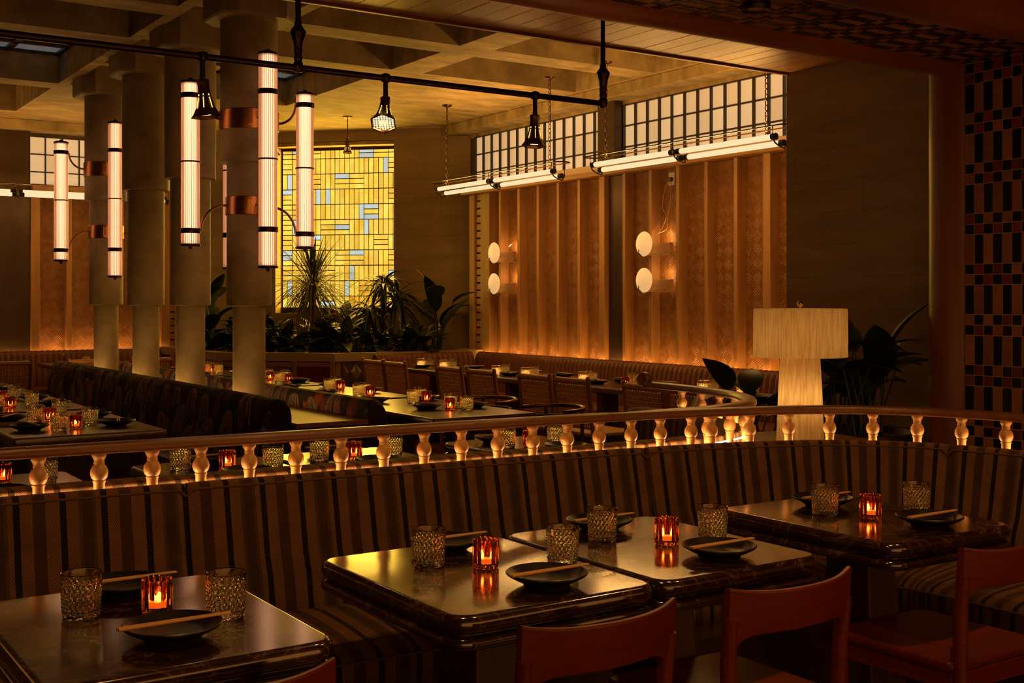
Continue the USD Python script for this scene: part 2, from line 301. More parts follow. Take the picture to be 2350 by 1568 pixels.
mat('lamp_thread', {'g': ('texture_coordinate', {}), 'n': ('noise_texture', dict(scale=90.0, detail=3)), 'mp': ('mapping', dict(scale=(1, 1, .08))), 'r': ('rgb_ramp', {'ramp': [(0.3, (.46, .29, .12)), (0.7, (.70, .50, .24))]}), 'b': ('bump', dict(strength=0.5, distance=0.003)), 'p': ('principled_bsdf', dict(roughness=0.85)), 't': ('translucent_bsdf', {}), 'm': ('mix_closure', dict(fac=0.5))},
    [('g.object', 'mp.vector'), ('mp.vector', 'n.vector'), ('n.fac', 'r.fac'), ('r.color', 'p.base_color'), ('r.color', 't.color'), ('n.fac', 'b.height'), ('b.normal', 'p.normal'), ('p.BSDF', 'm.closure1'), ('t.BSDF', 'm.closure2')], 'm.closure')
plain('sconce_shell', (.8, .6, .35), 0.4, emission_color=(1.0, .62, .26), emission_strength=0.52)
plain('white_plastic', (.6, .5, .4), 0.4)
plain('cream_plaster', (.55, .42, .27), 0.7)
plain('twine', (.45, .26, .11), 0.8)

# ================================================================ the room
XW, YW, ZC = 7.35, 14.53, 3.50                              # window wall, far wall, ceiling
SUM = XW + 11.90                                            # the corner is cut off along x + y = SUM
R2 = math.sqrt(2)
def cha(s, off=0.0):                                        # a point of the cut corner: s metres from its right end, off metres into the room
    return np.array([XW - s / R2 - off / R2, SUM - XW + s / R2 - off / R2])
from manifold3d import CrossSection
def extrude(polys, z0, z1):
    m = CrossSection([np.asarray(p, float) for p in polys]).extrude(z1 - z0).translate((0, 0, z0)).to_mesh()
    return m.vert_properties[:, :3], m.tri_verts
def rect(x0, y0, x1, y1, hole=False):
    p = [(x0, y0), (x1, y0), (x1, y1), (x0, y1)]
    return p[::-1] if hole else p
random.seed(7)
fl = setting('floor', 'dark oak plank floor')
obj('subfloor', box2((-4, -2, -0.12), (8.2, 15, -0.012)), 'dark_wood', fl, False)
for i in range(15):
    for j in range(2):
        x = 1.2 + i * 0.14; y = 1.15 + j * 1.1 + (i % 3) * 0.33
        obj('plank', box2((x, y, -0.012), (x + 0.136, y + 1.094, 0), 0.002), 'floor_wood', fl, False)
m = MB()
for i in range(40):
    x = -2.5 + i * 0.25
    for j in range(8): m.tm(trimesh.creation.box((0.246, 1.2, 0.012), trimesh.transformations.translation_matrix((x, 4.0 + j * 1.204 + (i % 3) * .4, -0.006))))
obj('far_planks', m, 'floor_wood', fl, False, kind='stuff')

ce = setting('ceiling', 'coffered bare concrete ceiling')
outline = [(-4, 5.93), (XW, 5.93), (XW, 11.90), (SUM - YW, YW), (-4, YW)]
coffers = []
for x0, x1 in ((-1.2, 0.55), (0.85, 2.66), (3.5, 4.97), (5.30, 7.02)):
    for y0, y1 in ((6.22, 7.02), (7.34, 8.21), (8.52, 9.40)): coffers.append((x0, y0, x1, y1))
for x0, x1 in ((0.85, 2.66), (3.5, 4.97)): coffers.append((x0, 9.72, x1, 11.75))
coffers.append((0.6, 12.05, 2.66, 13.7))
for y0 in (6.9, 8.15, 9.4, 10.65): coffers.append((2.76, y0, 3.4, y0 + 1.1))
obj('coffer_beams', extrude([outline] + [rect(*c, hole=True) for c in coffers], ZC, ZC + 0.45), 'concrete', ce, False)
obj('roof_slab', extrude([outline], ZC + 0.45, ZC + 0.6), 'concrete', ce, False)
for x0, x1 in ((0.85, 2.66), (3.5, 4.97)):                  # coloured glass laylights in the two long coffers
    fr = obj('laylight_frame', MB(), 'lead_came', ce) if False else None
    f = MB(); nx, ny = 4, 5; w, h = (x1 - x0) / nx, 2.03 / ny
    for i in range(nx + 1): box2((x0 + i * w - .03, 9.72, ZC + .26), (x0 + i * w + .03, 11.75, ZC + .31), mb=f)
    for j in range(ny + 1): box2((x0, 9.72 + j * h - .03, ZC + .26), (x1, 9.72 + j * h + .03, ZC + .31), mb=f)
    lf = obj('laylight_frame', f, 'black_metal', ce, False)
    for i in range(nx):
        for j in range(ny):
            obj('pane', box2((x0 + i * w + .025, 9.72 + j * h + .025, ZC + .285), (x0 + (i + 1) * w - .025, 9.72 + (j + 1) * h - .025, ZC + .3)), 'dim_blue_glass' if (i * 3 + j * 2) % 5 == 4 or (i + j) % 4 == 3 else 'dim_amber_glass', lf, False)
# downstand beams over the two window walls
obj('edge_beam', box2((7.08, 5.93, 3.385), (XW, 12.1, ZC), 0.006), 'concrete', ce, False)
obj('edge_beam', box2((-2, YW - .27, 3.385), (4.9, YW, ZC), 0.006), 'concrete', ce, False)

# ---- the window wall: cane panels between oak fins, a sill, two leaded windows
wr = setting('wall_right', 'wall of woven cane panels between oak fins under leaded windows')
obj('wall_slab', box2((7.40, 4.3, 0), (7.6, 12.2, ZC)), 'concrete', wr, False)
obj('lintel', box2((XW - .03, 5.93, 3.345), (7.42, 11.9, ZC)), 'concrete', wr, False)
obj('sill', box2((7.10, 5.9, 2.655), (XW + .02, 11.72, 2.70), 0.004), 'pale_wood_y', wr)
obj('sill_band', box2((7.16, 5.9, 2.70), (XW + .02, 11.72, 2.775), 0.004), 'cream_plaster', wr)
FZ0, FZ1 = 0.80, 2.655
def fin(y, w=0.042): obj('fin', box2((7.185, y - w / 2, FZ0), (7.30, y + w / 2, FZ1), 0.003), 'pale_wood', wr)
FY = [11.02, 10.65, 10.285, 9.925, 9.565, 9.19, 8.845, 8.46, 8.08, 7.71, 7.345, 6.985, 6.62, 6.25, 5.9]
for k, y in enumerate(FY): fin(y, 0.085 if k in (5, 11) else 0.042)
obj('corner_post', box2((7.18, 11.23, FZ0), (7.31, 11.42, FZ1), 0.004), 'pale_wood', wr)
obj('corner_post', box2((7.18, 11.545, FZ0), (7.31, 11.66, FZ1), 0.004), 'pale_wood', wr)
for k in range(22): obj('ladder_slat', box2((7.20, 11.42, FZ0 + k * .085), (7.30, 11.545, FZ0 + k * .085 + .068), 0.003), 'pale_wood_y', wr)
ys = [11.23] + FY
for k in range(len(ys) - 1):
    if k == 6: continue
    obj('woven_panel', box2((7.29, ys[k + 1], FZ0), (7.33, ys[k], FZ1)), 'woven_cane', wr, False)
obj('steel_pilaster', box2((7.24, 8.868, FZ0), (7.34, 9.146, FZ1), 0.004), 'steel_panel', wr, label='smooth dark steel pilaster strip')
obj('steel_pilaster', box2((7.22, 9.03, 2.775), (7.36, 9.30, 3.39), 0.004), 'steel_panel', wr)
def window(name, y0, y1, nc, along, label):
    w = setting(name, label); z0, z1 = 2.775, 3.345; rows = [2.775, 2.935, 3.14, 3.345]
    f = MB(); P = (lambda a, b, t0, t1: ((t0, a[0], a[1]), (t1, b[0], b[1]))) if along == 'y' else (lambda a, b, t0, t1: ((a[0], t0, a[1]), (b[0], t1, b[1])))
    T = XW if along == 'y' else YW
    cs = np.linspace(y0, y1, nc + 1)
    for c in cs:
        box2(*P((c - .0065, z0), (c + .0065, z1), T - .035, T + .02), 0.003, mb=f)
    for r in rows: box2(*P((y0 - .01, r - .0065), (y1 + .01, r + .0065), T - .03, T + .02), 0.003, mb=f)
    obj('came_frame', f, 'lead_came', w, False)
    for a, b in zip(cs[:-1], cs[1:]):
        for r0, r1 in zip(rows[:-1], rows[1:]): obj('pane', box2(*P((a + .004, r0 + .004), (b - .004, r1 - .004), T - .004, T + .006)), 'window_glass', w, False)
window('window_1', 9.315, 11.76, 14, 'y', 'long leaded clerestory window, the nearer the corner')
window('window_2', 5.70, 9.02, 19, 'y', 'long leaded clerestory window above the wall lights')
window('window_3', 2.95, 4.66, 9, 'x', 'leaded clerestory window high on the far left wall')

# ---- the far wall behind the columns
wl = setting('wall_left', 'far wall of woven cane panels between oak posts')
obj('wall_slab', box2((-3, YW + .05, 0), (5.0, YW + .3, ZC)), 'concrete', wl, False)
obj('sill', box2((2.95, YW - .25, 2.655), (4.68, YW + .02, 2.775), 0.004), 'pale_wood', wl)
obj('steel_pilaster', box2((0.9, YW - .14, 0.75), (2.95, YW - .02, ZC), 0.004), 'steel_panel', wl, label='wide dark steel panel')
for x in (3.375, 3.78, 4.14): obj('fin', box2((x - .03, YW - .165, FZ0), (x + .03, YW - .05, FZ1), 0.003), 'pale_wood', wl)
for x0, x1 in ((2.95, 3.05), (4.45, 4.56), (4.62, 4.70)): obj('corner_post', box2((x0, YW - .17, FZ0), (x1, YW - .04, FZ1), 0.004), 'pale_wood', wl)
for k in range(22): obj('ladder_slat', box2((4.56, YW - .15, FZ0 + k * .085), (4.63, YW - .05, FZ0 + k * .085 + .068), 0.003), 'pale_wood', wl)
for a, b in ((3.05, 3.375), (3.375, 3.78), (3.78, 4.14), (4.14, 4.45)): obj('woven_panel', box2((a, YW - .06, FZ0), (b, YW - .02, FZ1)), 'woven_cane_x', wl, False)

# ---- cut corner: stone slabs round the stained glass
wb = setting('wall_back', 'pale stone slab wall across the corner')
ANG = math.atan2(1, -1)                                     # direction of growing s
def cbox(s0, s1, z0, z1, o0, o1, b=0.0, mb=None):           # a box on the cut corner, o0..o1 metres out of the wall
    c = cha((s0 + s1) / 2, (o0 + o1) / 2)
    return box((c[0], c[1], (z0 + z1) / 2), (abs(s1 - s0), abs(o1 - o0), z1 - z0), b, rz=ANG, mb=mb)
G0, G1, GZ0, GZ1 = 0.953, 2.436, 1.351, 3.285
obj('wall_core', cbox(-.1, 3.85, 0, ZC, -.65, -.43), 'concrete', wb, False)
z, k = 0.6, 0
while z < ZC - .01:
    h = min(0.23, ZC - z); s = -(k % 3) * 0.37
    while s < 3.72:
        a, b = max(s, -0.0), min(s + 1.1, 3.72)
        segs = [(a, b)]
        if z + h > GZ0 - .02 and z < GZ1 + .05: segs = [(a, min(b, G0 - .01)), (max(a, G1 + .01), b)]
        for p, q in segs:
            if q - p > .03: obj('slab', cbox(p + .0006, q - .0006, z + .0006, z + h - .0006, -.2, random.uniform(-.0012, 0)), 'slab_stone', wb, False)
        s += 1.1
    z += h; k += 1
obj('glass_reveal', cbox(G0 - .01, G1 + .01, GZ1 + .03, GZ1 + .07, -.43, -.004), 'concrete', wb, False); obj('glass_reveal', cbox(G0 - .06, G0 - .012, GZ0 - .05, GZ1 + .03, -.43, -.19), 'concrete', wb, False); obj('glass_reveal', cbox(G1 + .012, G1 + .06, GZ0 - .05, GZ1 + .03, -.43, -.19), 'concrete', wb, False)

sg = thing('stained_glass_panel', 'backlit yellow and pale blue stained glass panel glowing above the planter', 'stained glass')
CW, RH = (G1 - G0) / 24, (GZ1 - GZ0) / (0.55 + 9 + .78)
# per row, from the top: blocks of lying strips (first column, width), blue uprights, blue lying strips (column, strip)
ROWS = [([(0, 2), (2, 3), (5, 3), (16, 3), (19, 3), (22, 2)], [], [(2, 1), (16, 1), (16, 2)]), ([(0, 2), (22, 2)], [21], []), ([(5, 3), (11, 3), (14, 3)], [1], [(11, 0)]),
        ([(0, 2), (22, 2)], [7, 9], [(0, 0)]), ([(0, 2), (2, 3), (17, 3)], [16], [(17, 0), (17, 2)]), ([(0, 2), (8, 3), (11, 3)], [2, 17], [(11, 1)]),
        ([(0, 2), (5, 3), (19, 3)], [23], [(5, 0)]), ([(0, 2), (11, 3), (14, 3), (22, 2)], [], [(0, 0), (0, 1), (14, 0)]), ([(0, 2), (2, 3), (8, 3), (22, 2)], [6, 14], [(22, 1)]),
        ([(16, 3)], [1, 13], []), ([(8, 3), (19, 3)], [], [(8, 1), (19, 2)])]
came = MB(); CG = 0.0052
def gp(c0, c1, z0, z1, m):
    s1, s0 = G1 - c0 * CW, G1 - c1 * CW
    if z1 - z0 < .012: return
    obj('glass_piece', cbox(s0 + CG, s1 - CG, z0 + CG, z1 - CG, -.215, -.205 + random.uniform(0, .003)), m, sg, False)
zt = GZ1
for r, (lying, up, blue) in enumerate(ROWS):
    zb = max(GZ0, GZ1 - (0.55 + r) * RH); full_t = GZ1 - (r - 0.45) * RH; full_b = full_t - RH
    taken = set()
    for c, w in lying:
        taken |= set(range(c, c + w))
        for t in range(3):
            a, b = full_t - (t + 1) * RH / 3, full_t - t * RH / 3
            gp(c, c + w, max(a, GZ0), min(b, GZ1), 'blue_glass' if (c, t) in blue else 'amber_glass' if r >= 9 and c > 13 else 'yellow_glass')
    for c in range(24):
        if c not in taken: gp(c, c + 1, zb, zt, 'blue_glass' if c in up else 'amber_glass' if (r == 10 and c in (14, 15, 17, 18)) else 'yellow_glass')
    zt = zb
obj('leading', cbox(G0 - .008, G1 + .008, GZ0 - .008, GZ1 + .004, -.24, -.2125), 'lead_came', sg, False)
for a in (dict(s0=G0 - .02, s1=G1 + .02, z0=GZ0 - .03, z1=GZ0), dict(s0=G0 - .02, s1=G1 + .02, z0=GZ1 - .005, z1=GZ1 + .028)): obj('frame', cbox(**a, o0=-.23, o1=-.18), 'bronze_metal', sg, False)
c = cha((G0 + G1) / 2, -.18)
rect_light(str(sg.GetPath()) + '/panel_light', (c[0], c[1], (GZ0 + GZ1) / 2), G1 - G0, GZ1 - GZ0, 8.0, (1.0, .54, .05), (-1, -1, 0))

# ---- stone return, timber soffit and the tiled portal at the right
ws = setting('wall_side', 'dark stone slab wall between the cane wall and the tiled portal')
obj('wall_core', box2((6.32, 3.6, 0), (6.52, 5.925, 3.35)), 'slab_stone', ws, False)
k, z = 0, 0.5
while z < 3.05:
    y = 3.7 - (k % 3) * .35
    while y < 5.93:
        a, b = max(y, 3.7), min(y + 0.95, 5.93)
        if b - a > .03: obj('slab', box2((6.30 - random.uniform(0, .0012), a + .0006, z + .0006), (6.325, b - .0006, min(z + .2194, 3.05))), 'slab_stone', ws, False)
        y += .95
    z += .22; k += 1
so = setting('ceiling_soffit', 'oiled timber plank soffit')
for i in range(48): obj('plank', box2((-.6 + i * .145, 4.33, 3.05 + random.uniform(0, .002)), (-.6 + i * .145 + .1425, 5.90, 3.075), 0.002), 'soffit_wood', so, False)
obj('edge_lip', box2((-4, 5.90, 3.035), (6.32, 5.935, 3.60), 0.004), 'portal_wood_x', so, False)
obj('soffit_slab', box2((-4, 4.2, 3.08), (6.32, 5.90, 3.6)), 'dark_wood', so, False)
for x, y, l in ((.95, 2.0, 'left'), (2.15, 1.95, 'middle'), (3.25, 1.9, 'right')):  # out of view, placed to light the front booth and chair tops
    t = thing('front_downlight', 'unseen brass downlight lighting the booth from above the front tables, the ' + l + ' one', 'ceiling light', (x, y, 2.84))
    obj('ring', lathe([(.042, 0), (.046, -.008), (.062, -.006), (.064, 0), (.064, .01), (.042, .01)], 28), 'brass', t)
    dl = UsdLux.DiskLight.Define(stage, str(t.GetPath()) + '/lamp'); dl.CreateRadiusAttr(.04); dl.CreateIntensityAttr(DOWN); dl.CreateColorAttr((1.0, .46, .11)); dl.AddTranslateOp().Set((0, 0, -.004))
wf = setting('wall_front', 'unseen dark timber wall beyond the front booth, blocking light from the right'); obj('wall_board', box2((6.05, -3, 0), (6.2, 3.56, 2.95)), 'portal_wood', wf, False)  # out of view, closes the right side and blocks dome light there
we = setting('wall_end', 'unseen dark wall at the left end of the room, blocking light from there'); obj('wall_board', box2((-4.1, -3, 0), (-3.95, 15, 4.0)), 'dark_wood', we, False)  # out of view, keeps dome light from coming in on the left
cf = setting('ceiling_front', 'unseen dark ceiling over the front tables, shading them from above'); obj('ceiling_board', box2((-4, -3, 2.84), (8.2, 3.45, 2.95)), 'dark_wood', cf, False)  # out of view, stops the dome shining down on tables and booth
def beam(name, ya, yb, label):                               # a rounded timber moulding across the opening
    pr = [(ya, 3.2), (ya, 2.83)] + [((ya + yb) / 2 + (ya - yb) / 2 * math.cos(t), 2.80 - 0.10 * math.sin(t)) for t in np.linspace(0.25, PI - .3, 11)] + [(yb, 2.80), (yb, 3.2)]
    p = np.array([(x, 0.0) for x in np.linspace(-4, 6.0, 30)]); v, f, uv = sweep(p, np.tile([0, 1.0], (len(p), 1)), pr)
    t = setting(name, label); obj('moulding', (v, f), 'portal_wood_x', t, 40)
    return t
beam('trim_1', 4.33, 4.085, 'rounded dark timber beam along the tiled ceiling, far side')
beam('trim_2', 3.575, 3.20, 'rounded dark timber beam along the tiled ceiling, near side')
pr = [(6.05, 4.36), (5.86, 4.345)] + [(5.79 - .06 * math.sin(t) , 4.215 + .13 * math.cos(t)) for t in np.linspace(.15, PI - .25, 11)] + [(5.78, 4.085), (6.05, 4.085)]
t3 = setting('trim_3', 'rounded dark timber post at the edge of the tiled wall')
obj('post', loft([[(x, y, z) for x, y in pr] for z in (0, 1.4, 2.82)]), 'portal_wood', t3, 40)
TP, TL, GA = 0.0575, 0.163, 0.0022
def tiles(parent, put, total):
    a, r = 0.0, 0
    while a < total:
        h = TL if r % 3 == 2 else TP
        for c in range(9):
            dark = (r + c) % 2 == 0
            m = 'tile_black' if dark else ('tile_tan' if r % 3 == 2 or random.random() < .3 else 'tile_rust')
            obj('tile', put(a + GA, a + h - GA, 4.083 - c * TP - GA, 4.083 - (c + 1) * TP + GA, random.uniform(0, .0025), .0016), m, parent, False)
        a += h; r += 1
wt = setting('wall_portal', 'glazed tile wall of black, rust and tan tiles')
obj('grout_bed', box2((5.7525, 3.56, 0), (6.0, 4.084, 2.9)), 'grout', wt, False)
tiles(wt, lambda a, b, y0, y1, d, ch: box2((5.75 - d, y1, 2.748 - b), (5.764, y0, 2.748 - a), ch), 2.3)
ct = setting('ceiling_portal', 'glazed tile ceiling of black, rust and tan tiles')
obj('grout_bed', box2((-4, 3.57, 2.7525), (5.76, 4.084, 2.9)), 'grout', ct, False)
tiles(ct, lambda a, b, y0, y1, d, ch: box2((5.75 - b, y1, 2.75 - d), (5.75 - a, y0, 2.764), ch), 2.95)
t = thing('ceiling_downlight', 'small round dark downlight fitting in the tiled ceiling', 'ceiling light', (3.84, 3.80, 2.75))
obj('ring', lathe([(0.0, -.012), (.045, -.014), (.062, -.022), (.068, -.012), (.068, .01), (0, .01)], 24), 'black_metal', t); obj('lens', lathe([(0, -.010), (.035, -.010), (.035, -.0145), (0, -.0145)], 20), 'dark_brass', t)

# ================================================================ columns
CX = 3.0
CY = [3.785 * CX, 3.368 * CX, 2.986 * CX, 2.579 * CX]
CN = ['farthest of the four stepped plaster columns, with glass tube lights', 'second farthest stepped plaster column, bare of lights', 'second nearest stepped plaster column, bare of lights', 'nearest stepped plaster column, ringed by glass tube lights']
def make_column():
    t = thing('column', '', 'column', group='stepped plaster columns')
    obj('shaft', lathe([(0, .70), (.110, .70), (.110, 1.40)], 40), 'column_plaster', t)
    obj('sleeve', lathe([(.110, 1.397), (.150, 1.40), (.152, 1.405), (.152, 2.37), (.11, 2.37)], 40), 'column_plaster', t)
    obj('collar', lathe([(.150, 2.368), (.189, 2.37), (.193, 2.376), (.193, 3.38)], 40), 'column_plaster', t)
    c = 0.10; h = .265
    oct_ = [(h, -h + c), (h, h - c), (h - c, h), (c - h, h), (-h, h - c), (-h, c - h), (c - h, -h), (h - c, -h)]
    obj('capital', loft([[(x * k, y * k, z) for x, y in oct_] for k, z in ((.97, 3.335), (1, 3.35), (1, 3.93))]), 'column_plaster', t, 20)
    return t
COL = Kind(make_column)
for y, n in zip(CY, CN): COL.put((CX, y, 0), 0, n)
def make_column_lamp():
    t = thing('column_lamp', '', 'wall light', group='tube lights round the columns')
    for rr, z0, z1 in ((.197, 2.59, 2.725), (.156, 2.015, 2.14)):
        b = obj('strap', lathe([(rr - .012, z0), (rr, z0), (rr + .004, z0 + .006), (rr + .004, z1 - .006), (rr, z1), (rr - .012, z1)], 48), 'copper', t)
        obj('screw', box((rr * math.cos(-1.9), rr * math.sin(-1.9), (z0 + z1) / 2), (.012, .03, .09), .004, rz=-1.9), 'brass', b)
    f0 = math.radians(56.3)                                  # azimuth of the viewing axis in plan
    for az, z0, z1 in ((30, 1.80, 2.89), (-60, 1.65, 3.06), (-150, 1.80, 2.90), (120, 1.66, 3.06)):
        a = f0 - PI / 2 + math.radians(az); c = np.array([.40 * math.cos(a), .40 * math.sin(a)]); R = .0625
        tb = part('tube_light', t)
        obj('lit_core', lathe([(0, z0 + .02), (.040, z0 + .02), (.040, z1 - .02), (0, z1 - .02)], 20, (*c, 0)), 'tube_core', tb)
        rods = MB()
        for k in range(26):
            q = k * 2 * PI / 26; lathe([(0, z0 + .01), (.0064, z0 + .01), (.0064, z1 - .01), (0, z1 - .01)], 6, (c[0] + .0555 * math.cos(q), c[1] + .0555 * math.sin(q), 0), rods)
        obj('glass_rods', rods, 'glass_rod', tb, 60)
        cap = [MB(), MB()]
        lathe([(0, z1 + .022), (.012, z1 + .02), (.014, z1 + .01), (.05, z1 + .004), (R + .003, z1 - .004), (R + .003, z1 - .016), (0, z1 - .016)], 28, (*c, 0), cap[0])
        lathe([(0, z0 + .012), (R + .003, z0 + .012), (R + .003, z0 - .002), (.012, z0 - .006), (.012, z0 - .018), (0, z0 - .026)], 28, (*c, 0), cap[1])
        for m in cap: obj('end_cap', m, 'bronze_metal', tb)
        for z, h in ((2.80, .034), (1.90, .034), (2.36, .010)):
            ring = MB(); lathe([(R, z - h / 2), (R + .0035, z - h / 2), (R + .0035, z + h / 2), (R, z + h / 2)], 28, (*c, 0), ring)
            obj('clamp_ring', ring, 'bronze_metal', tb)
        e = np.array([math.cos(a), math.sin(a)])
        for rr, zs, ze in ((.20, 2.66, 2.80), (.16, 2.08, 1.90)):
            q = np.linspace(0, PI / 2, 12); w = .332 - rr
            arm = tube([(*(e * (rr + w * math.sin(x))), zs + (ze - zs) * (1 - math.cos(x))) for x in q], .0085, 8)
            obj('arm', arm, 'copper', t)
    return t
CL = Kind(make_column_lamp)
CL.put((CX, CY[3], 0), 0, 'cluster of four ribbed glass tube lights strapped round the nearest column')
CL.put((CX, CY[0], 0), 0, 'cluster of ribbed glass tube lights strapped round the farthest column')

# ================================================================ baluster rail and the back-to-back striped booths
KS = 1.08                                                    # the rail and the booths it runs over, moved out along the sight lines
def zs(z): return 1.43 - (1.43 - z) * KS
def ksp(pts): return [(x * KS, y * KS) for x, y in pts]
SH = [(-0.7, 3.41), (0, 3.385), (.612, 3.358), (1.193, 3.33), (1.828, 3.30), (2.3, 3.275), (2.62, 3.25)]
RAIL1 = spline(ksp(SH + [(3.0, 3.19), (3.36, 3.065), (3.60, 2.87), (3.72, 2.60), (3.76, 2.3), (3.76, 1.8), (3.76, 1.1)]), 0.03)
RAIL2 = spline(ksp(SH + [(2.86, 3.245), (3.08, 3.265), (3.32, 3.35), (3.50, 3.50), (3.625, 3.70), (3.70, 3.95), (3.735, 4.2), (3.74, 4.42)]), 0.03)
K2 = int(np.argmin(np.abs(RAIL2[:, 0] - 2.62 * KS) + (RAIL2[:, 1] > 3.6 * KS)))
br = thing('baluster_rail', 'curved oak handrail on turned balusters running over the striped booth backs', 'railing')
RP = [(-.026, 1.012), (.026, 1.012), (.030, 1.017), (.030, 1.028), (.024, 1.038), (.010, 1.042), (-.010, 1.042), (-.024, 1.038), (-.030, 1.028), (-.030, 1.017)]
RP = [(a * KS, zs(b)) for a, b in RP]
v, f, uv = sweep(RAIL1, left_normals(RAIL1), RP); obj('handrail', (v, f), 'rail_wood', br, 40)
q = RAIL2[K2 - 2:]; v, f, uv = sweep(q, left_normals(q), RP); obj('handrail', (v, f), 'rail_wood', br, 40)
e = RAIL2[-1]; d = trimesh.creation.cylinder(.052, .05, sections=40)
m = MB(); pr = [(0, -.024), (.030, -.024), (.036, -.019), (.038, -.010), (.038, .010), (.036, .019), (.030, .024), (.022, .019), (0, .019)]
lathe(pr, 40, mb=m); m.v = [rot(x, math.radians(-70), 0, PI / 2) + np.array([e[0] - .01, e[1] + .02, zs(1.052)]) for x in m.v]
obj('end_roundel', m, 'rail_wood', br, 40)
BP = [(0, .86), (.0125, .86), (.0155, .930), (.0175, .9335), (.0175, .937), (.0155, .9385), (.0205, .944), (.0235, .953), (.0238, .960), (.0225, .968), (.0175, .977), (.0135, .982), (.0150, .986), (.0135, .990), (.0150, .996), (.0185, 1.002), (.0200, 1.007), (.0185, 1.013), (0, 1.013)]
BP = [(a * KS, zs(b)) for a, b in BP]
BALX = [.38, .545, .708, .865, 1.009, 1.147, 1.290, 1.434, 1.579, 1.722, 1.863, 1.998, 2.134, 2.269, 2.407, 2.537, 2.668, 2.790, 2.918]
def on_path(p, s):
    a = arclen(p); return np.array([np.interp(s, a, p[:, 0]), np.interp(s, a, p[:, 1])])
bal = [np.array([x, np.interp(x, RAIL1[:200, 0], RAIL1[:200, 1])]) for x in np.array(BALX) * KS]
s0 = arclen(RAIL1)[int(np.argmin(((RAIL1 - np.array([3.16, 3.14]) * KS) ** 2).sum(1)))]
bal += [on_path(RAIL1, s0 + k * .157 * KS) for k in range(-1, 13)]
s1 = arclen(RAIL2)[K2]
bal += [on_path(RAIL2, s1 + (.42 + k * .155) * KS) for k in range(9)]
for p in bal: obj('baluster', lathe(BP, 20, (p[0], p[1], 0)), 'baluster_oak', br, 50)
def strip(path, z, w, name, parent, m='led'):
    v, f, uv = sweep(path, left_normals(path), [(-w, z - .004), (w, z - .004), (w, z), (-w, z)]); obj(name, (v, f), m, parent, False)
strip(RAIL1, zs(.902), .005, 'light_strip', br); strip(q, zs(.902), .005, 'light_strip', br)

def soft_ends(L, dn=0.012, dz=0.003, r=0.05, zt=0.7):
    def fn(P, u):
        e = np.minimum(u, u[-1] - u); k = np.clip(1 - e / r, 0, 1) ** 2
        top = np.clip((P[..., 1] - zt) / .15, 0, 1)
        P[..., 1] -= k[:, None] * dz * top; P[..., 0] -= k[:, None] * dn * (P[..., 0] > .05); return P
    return fn
BACK = [(.022, .42), (.022, .908), (.024, .914), (.028, .917), (.037, .9165), (.046, .913), (.054, .907), (.060, .898), (.066, .87), (.078, .80), (.092, .70), (.108, .58), (.122, .46), (.122, .42)]
BACK = [(a if b > .86 else a + .10 * (.87 - b), zs(b) if b > .6 else b) for a, b in BACK]
SEAT = [(.12, .335), (.12, .455), (.15, .472), (.25, .484), (.45, .484), (.60, .476), (.655, .463), (.676, .447), (.680, .43), (.678, .335)]
BACK2 = [(.022, .42), (.022, .903), (.025, .914), (.034, .920), (.06, .923), (.12, .922), (.145, .914), (.158, .902), (.164, .87), (.172, .80), (.184, .70), (.198, .58), (.212, .46), (.212, .42)]
BACK2 = [(a, zs(b) if b > .6 else b) for a, b in BACK2]
SEAT2 = [(.21 + (a - .12) * .6, b) for a, b in SEAT]
def resample(pr, step):
    pr = np.asarray(pr, float); s = arclen(pr); n = max(2, int(s[-1] / step)); u = np.linspace(0, s[-1], n)
    return np.stack([np.interp(u, s, pr[:, k]) for k in (0, 1)], 1)
def booth(t, path, nrm, cuts, BACK=BACK, SEAT=SEAT, seam=.0595):
    s = arclen(path)
    for a, b in zip(cuts[:-1], cuts[1:]):
        w = np.linspace(a + .0015, b - .0015, int((b - a) / .02) + 2); p = np.stack([np.interp(w, s, path[:, j]) for j in (0, 1)], 1); n = np.stack([np.interp(w, s, nrm[:, j]) for j in (0, 1)], 1); n /= np.linalg.norm(n, axis=1, keepdims=True)
        v, f, uv = sweep(p, n, BACK, a, soft_ends(0)); c = obj('back_cushion', (v, f), 'striped_cloth', t, True, uv)
        pts = np.column_stack([p + n * seam, np.full(len(p), zs(.900))]); pts[0, 2] -= .02; pts[-1, 2] -= .02
        obj('piping', tube(pts, .0038, 6), 'piping_cloth', c)
        v, f, uv = sweep(p, n, SEAT, a, soft_ends(0, .02, .02, .05, .40)); c = obj('seat_cushion', (v, f), 'striped_cloth', t, True, uv)
        obj('piping', tube(np.column_stack([p + n * SEAT[8][0], np.full(len(p), .449)]), .0038, 6), 'piping_cloth', c)
    v, f, uv = sweep(path, nrm, [(.004, 0), (.004, .80), (.02, .80), (.02, .43), (.10, .43), (.10, .33), (SEAT[-1][0] - .04, .33), (SEAT[-1][0] - .04, 0)]); obj('plinth', (v, f), 'dark_wood', t, 40)
def s_at(p, x): return float(np.interp(x, p[:200, 0], arclen(p)[:200]))
bt = thing('striped_booth', 'long curved booth in brown striped cloth facing the front marble tables', 'booth seat')
L1 = arclen(RAIL1)[-1]
sr = arclen(RAIL1)[int(np.argmin(((RAIL1 - np.array([3.70, 2.68]) * KS) ** 2).sum(1)))]
booth(bt, RAIL1, -left_normals(RAIL1), [0, s_at(RAIL1, 1.09 * KS), s_at(RAIL1, 2.70 * KS), sr, L1])
bt2 = thing('striped_booth', 'curved striped booth behind the baluster rail, back to back with the front one', 'booth seat')
L2 = arclen(RAIL2)[-1]
